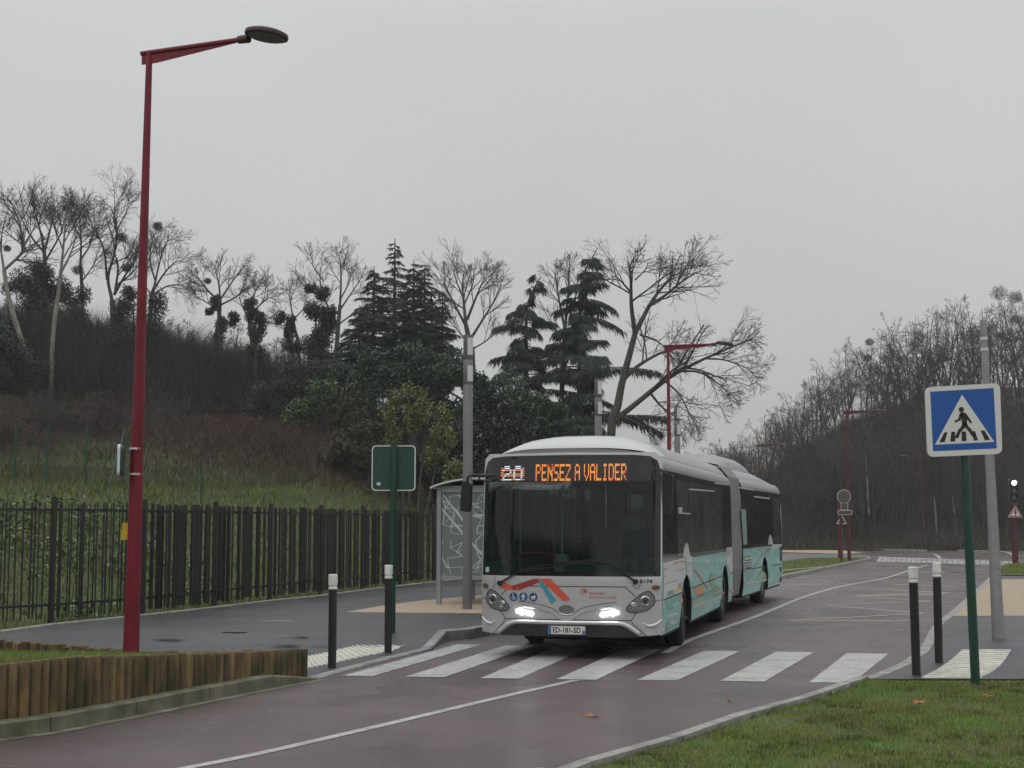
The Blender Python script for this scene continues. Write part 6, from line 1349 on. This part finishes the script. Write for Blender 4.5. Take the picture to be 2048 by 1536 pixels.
# bramble and ivy leaves on the bank face
def leafsoup(name, xs, ys, zs, size, m, seed):
    g = np.random.default_rng(seed); n_ = len(xs); c = np.stack([xs, ys, zs], 1); a = g.normal(size=(n_, 3)); a /= np.linalg.norm(a, axis=1)[:, None]; b_ = g.normal(size=(n_, 3)); b_ -= (a * b_).sum(1)[:, None] * a; b_ /= np.linalg.norm(b_, axis=1)[:, None]
    s_ = (size * g.uniform(.5, 1.3, n_))[:, None]; V = np.stack([c - a * s_, c + b_ * s_ * .55, c + a * s_, c - b_ * s_ * .55], 1); return npmesh(name, V.reshape(-1, 3), np.arange(n_ * 4).reshape(-1, 4), m)
cx_ = rg.uniform(-22, 4, 1500); cy_ = rg.uniform(20, 56, 1500); d_ = dleft(cx_, cy_); k = (d_ > 1.0) & (d_ < 6.3) & (vnoise(cx_, cy_, 2.2, 4) > -.1) & ((cx_ / cy_ < -.21) | (rg.uniform(0, 1, len(cx_)) < .12)) & (d_ < 5.2); cx_, cy_ = cx_[k], cy_[k]
xs = np.repeat(cx_, 70) + rg.normal(0, .28, len(cx_) * 70); ys = np.repeat(cy_, 70) + rg.normal(0, .3, len(cx_) * 70); zs = tz(xs, ys) + rg.uniform(.02, .45, len(xs))
tag(leafsoup('bramble_cover', xs, ys, zs, .055, M['bram'], 8), 'leafy brambles and ivy spread over the bank behind the railing fence', 'brambles', kind='stuff')
# lawn blades close to the camera
def inpoly(x, y, P):
    r = np.zeros(len(x), bool); n_ = len(P)
    for i in range(n_):
        (xa, ya), (xb, yb) = P[i], P[(i + 1) % n_]
        if ya == yb: continue
        c = ((ya > y) != (yb > y)) & (x < (xb - xa) * (y - ya) / (yb - ya) + xa); r ^= c
    return r
xs, ys = area(470000, -1, 10.5, 9, 17.2, lambda x, y: inpoly(x, y, lawn_poly) & (x / y < .56))
pt = vnoise(xs, ys, .55, 2) + .5 * vnoise(xs, ys, .23, 6); k = rg.uniform(0, 1, len(xs)) < np.clip(.75 + .45 * pt, .12, 1); xs, ys = xs[k], ys[k]
tag(blades('lawn_grass', xs, ys, rg.uniform(.012, .036, len(xs)), .011, 0, M['lawng'], 9, zf=lz, lean=1.0), 'short mossy green lawn in the bottom right corner', 'grass', kind='stuff')
spw = [(p_[0] + PO[0], p_[1] + PO[1]) for p_ in sp_]
xs, ys = area(120000, -9, -2, 10, 18.5, lambda x, y: inpoly(x, y, spw) & (x / y > -.42))
tag(blades('planter_grass', xs, ys, rg.uniform(.03, .07, len(xs)), .009, 0, M['lawng'], 10, zf=lambda x, y: np.vectorize(soilz)(x, y), lean=1.0), 'bright grass growing inside the timber planter', 'grass', kind='stuff')
bkp = np.array(bk); 
xs, ys = area(60000, -10, 1, 20, 50, lambda x, y: (dleft(x, y) > -.55) & (dleft(x, y) < .9))
tag(blades('fence_foot_grass', xs, ys, rg.uniform(.04, .16, len(xs)), .014, 0, M['lawng'], 11, zf=lambda x, y: np.maximum(tz(x, y), .06), lean=.9), 'green grass strip along the foot of the railing fence', 'grass', kind='stuff')
def inisl(x, y): return inpoly(x, y, isl) | inpoly(x, y, lw)
xs, ys = area(120000, 9, 30, 40, 76, inisl)
tag(blades('verge_grass', xs, ys, rg.uniform(.03, .08, len(xs)), .02, 0, M['lawng'], 12, zf=lambda x, y: x * 0 + .11, lean=.9), 'green grass on the far verge and traffic island', 'grass', kind='stuff')
xs, ys = area(1500, 0, 8, 10, 16.6, lambda x, y: inpoly(x, y, lawn_poly) & (x / y < .40) & (rg.uniform(0, 1, len(x)) < .35))
tag(leafsoup('leaf_litter', xs, ys, lz(xs, ys) + .03, .014, M['litter'], 19), 'tiny brown leaf scraps and twigs scattered over the lawn', 'leaf litter', kind='stuff')
cx_ = rg.uniform(0, 8, 260); cy_ = rg.uniform(10, 16.5, 260); xs = np.repeat(cx_, 42) + rg.normal(0, .05, 260 * 42); ys = np.repeat(cy_, 42) + rg.normal(0, .05, 260 * 42); k = inpoly(xs, ys, lawn_poly); xs, ys = xs[k], ys[k]
tag(blades('grass_tufts', xs, ys, rg.uniform(.025, .06, len(xs)), .012, 0, M['gtrim'], 29, zf=lz, lean=1.0), 'longer darker grass tufts standing up out of the lawn', 'grass', kind='stuff')
# fallen leaves
for lab, u, v, z, s_ in (('brown fallen leaf lying on the red road in front of the bus', 1184, 1431, .012, .10), ('brown fallen leaf on the lawn at the bottom right', 1838, 1404, .13, .09), ('small pale leaf on the lawn near the green post', 1975, 1392, .14, .06), ('tiny leaf on the road between the road leaf and the kerb', 1460, 1402, .01, .03)):
    x, y = at(u, v, z); rl_ = random.Random(u); mb = MB(); k = 14
    pts = [(s_ * (1 if i % 2 == 0 else .55) * cos(2 * pi * i / k), s_ * .7 * (1 if i % 2 == 0 else .5) * sin(2 * pi * i / k), rl_.uniform(-.01, .02)) for i in range(k)]
    mb.add([(0, 0, .012)] + pts, [(0, i + 1, (i + 1) % k + 1) for i in range(k)]); mb.tube([(s_ * .8, 0, .01), (s_ * 1.6, .02, .02)], .003, 4); o = mb.build('fallen_leaf', M['leaf'], None); o.location = (x, y, z); o.rotation_euler = (0, 0, rl_.uniform(0, 6)); tag(o, lab, 'leaf')

# smaller bare trees filling the wood on the left
lp = []
for k in range(4):
    T, S, _ = bare_tree(200 + k, 5.5, lev=4, trunk_h=.15, forks=4, spread=(25, 60), up=.02, wig=.22, r=.08, cnt=6); lp.append((T, S))
rl2 = random.Random(9); firstl = {}
for i in range(64):
    u = -10 + i * 11.6 + rl2.uniform(-8, 8); Y = rl2.uniform(77, 94); x = (u - 1024) / FPX * Y; z = tz1(x, Y); vt = float(np.interp(u, [0, 150, 220, 330, 400, 520, 600, 750], [585, 580, 640, 640, 640, 660, 670, 680])) + rl2.uniform(-10, 60)
    hgt = max(2.5, W(u, vt, Y).z - z); k = i % 4
    if k not in firstl: firstl[k] = put(lp[k][0], lp[k][1], 'bare_tree', 'low twiggy bare tree in the dense wood on the left skyline', 'tree', (x, Y, z - .1), 'low bare trees in the wood on the left skyline', 'bark', 'twigd', rl2.uniform(0, 6), hgt / 5.2)
    else: clone(firstl[k], (x, Y, z - .1), rl2.uniform(0, 6.28), min(1.25, hgt / 5.2), scz=hgt / 5.2)
bush('brown thicket filling the slope left of the laurels', 66, [(560, 800, 60, 44), (600, 760, 50, 40), (650, 740, 44, 40), (520, 830, 50, 34)], 80, 'thick', dens=.8, name='thicket')
bush('shaded thicket beneath the olive bush beside the green road sign', 55, [(690, 930, 50, 34), (760, 940, 50, 40), (820, 930, 50, 50), (880, 960, 44, 34)], 81, 'ivy', dens=.8, name='evergreen_thicket')

# leafless shrubs on the left slope
shp = []
for k, (m_, lb) in enumerate((('scrub', 'brown'), ('rustd', 'reddish brown'), ('thick', 'grey'))):
    rng = random.Random(300 + k); S = Soup(); T = Soup(); tips = []
    for a in range(9):
        d = Vector((rng.uniform(-.5, .5), rng.uniform(-.5, .5), 1)).normalized(); q, ra = limb(rng, Vector((rng.uniform(-.2, .2), rng.uniform(-.2, .2), -.1)), d, rng.uniform(1.0, 1.7), .022, .008, 5, .22, .02); T.tube(q, ra, 3)
        spawn(rng, S, q, ra, 3, 4, .75, 7, 0, .3, (25, 70), tips, .1)
    shp.append((T, S, m_, lb))
rs = random.Random(12); fs_ = {}; i = 0; tries = 0
while i < 230 and tries < 6000:
    tries += 1; x = rs.uniform(-36, 0); Y = rs.uniform(48, 82); d = float(dleft(np.array([x]), np.array([Y]))[0]); b_ = x / Y
    if not (-.38 < b_ < -.08) or d < 15 + rs.uniform(0, 6): continue
    k = i % 3; T, S, m_, lb = shp[k]; sc_ = rs.uniform(.55, 1.5); z = tz1(x, Y)
    if k not in fs_: fs_[k] = put(T, S, 'bare_shrub', lb + ' leafless shrub on the slope behind the railing fence', 'shrub', (x, Y, z), lb + ' leafless shrubs on the left slope', 'bark', m_, 0, sc_)
    else: clone(fs_[k], (x, Y, z), rs.uniform(0, 6.28), sc_)
    i += 1
# the wood behind the photographer, seen only mirrored in the windscreen
VV, FF, nb_ = [], [], 0
for i in range(26):
    T, S = protos[i % 7]; rr2 = random.Random(i + 900); x = -34 + i * 2.9 + rr2.uniform(-1, 1); y = rr2.uniform(-34, -22); sc_ = rr2.uniform(.9, 1.4); a = rr2.uniform(0, 6.28); R2 = np.array([[cos(a), -sin(a), 0], [sin(a), cos(a), 0], [0, 0, 1]])
    for Q_ in (T, S):
        v_ = np.array(Q_.V) @ R2.T * sc_ + np.array([x, y, 0]); VV.append(v_); FF.append(np.array(Q_.F) + nb_); nb_ += len(v_)
wb = npmesh('wood', np.concatenate(VV), np.concatenate(FF), M['twigd']); tag(wb, 'dark bare wood mirrored in the windscreen of the bus', 'wood', kind='stuff')
xs, ys = area(70000, -45, 45, -40, -20, lambda x, y: x > -99); o_ = blades('undergrowth', xs, ys, rg.uniform(1, 3.6, len(xs)), .12, 0, M['thick'], 17, lean=.8); tag(o_, 'undergrowth of the wood mirrored in the windscreen of the bus', 'undergrowth', kind='stuff')

# damp winter air
hm = bpy.data.materials.new('haze'); hm.use_nodes = True; n = hm.node_tree.nodes; n.clear(); o_ = n.new('ShaderNodeOutputMaterial'); pv = n.new('ShaderNodeVolumePrincipled')
pv.inputs['Color'].default_value = (.93, .94, .95, 1); pv.inputs['Density'].default_value = .0006; pv.inputs['Anisotropy'].default_value = .2; hm.node_tree.links.new(pv.outputs[0], o_.inputs['Volume'])
mb = MB(); mb.box(-250, 250, -75, 315, -1.2, 45); hz_ = mb.build('haze', hm); tag(hz_, 'thin damp winter haze over the whole scene', 'haze', kind='stuff')
C.cycles.volume_step_rate = 1
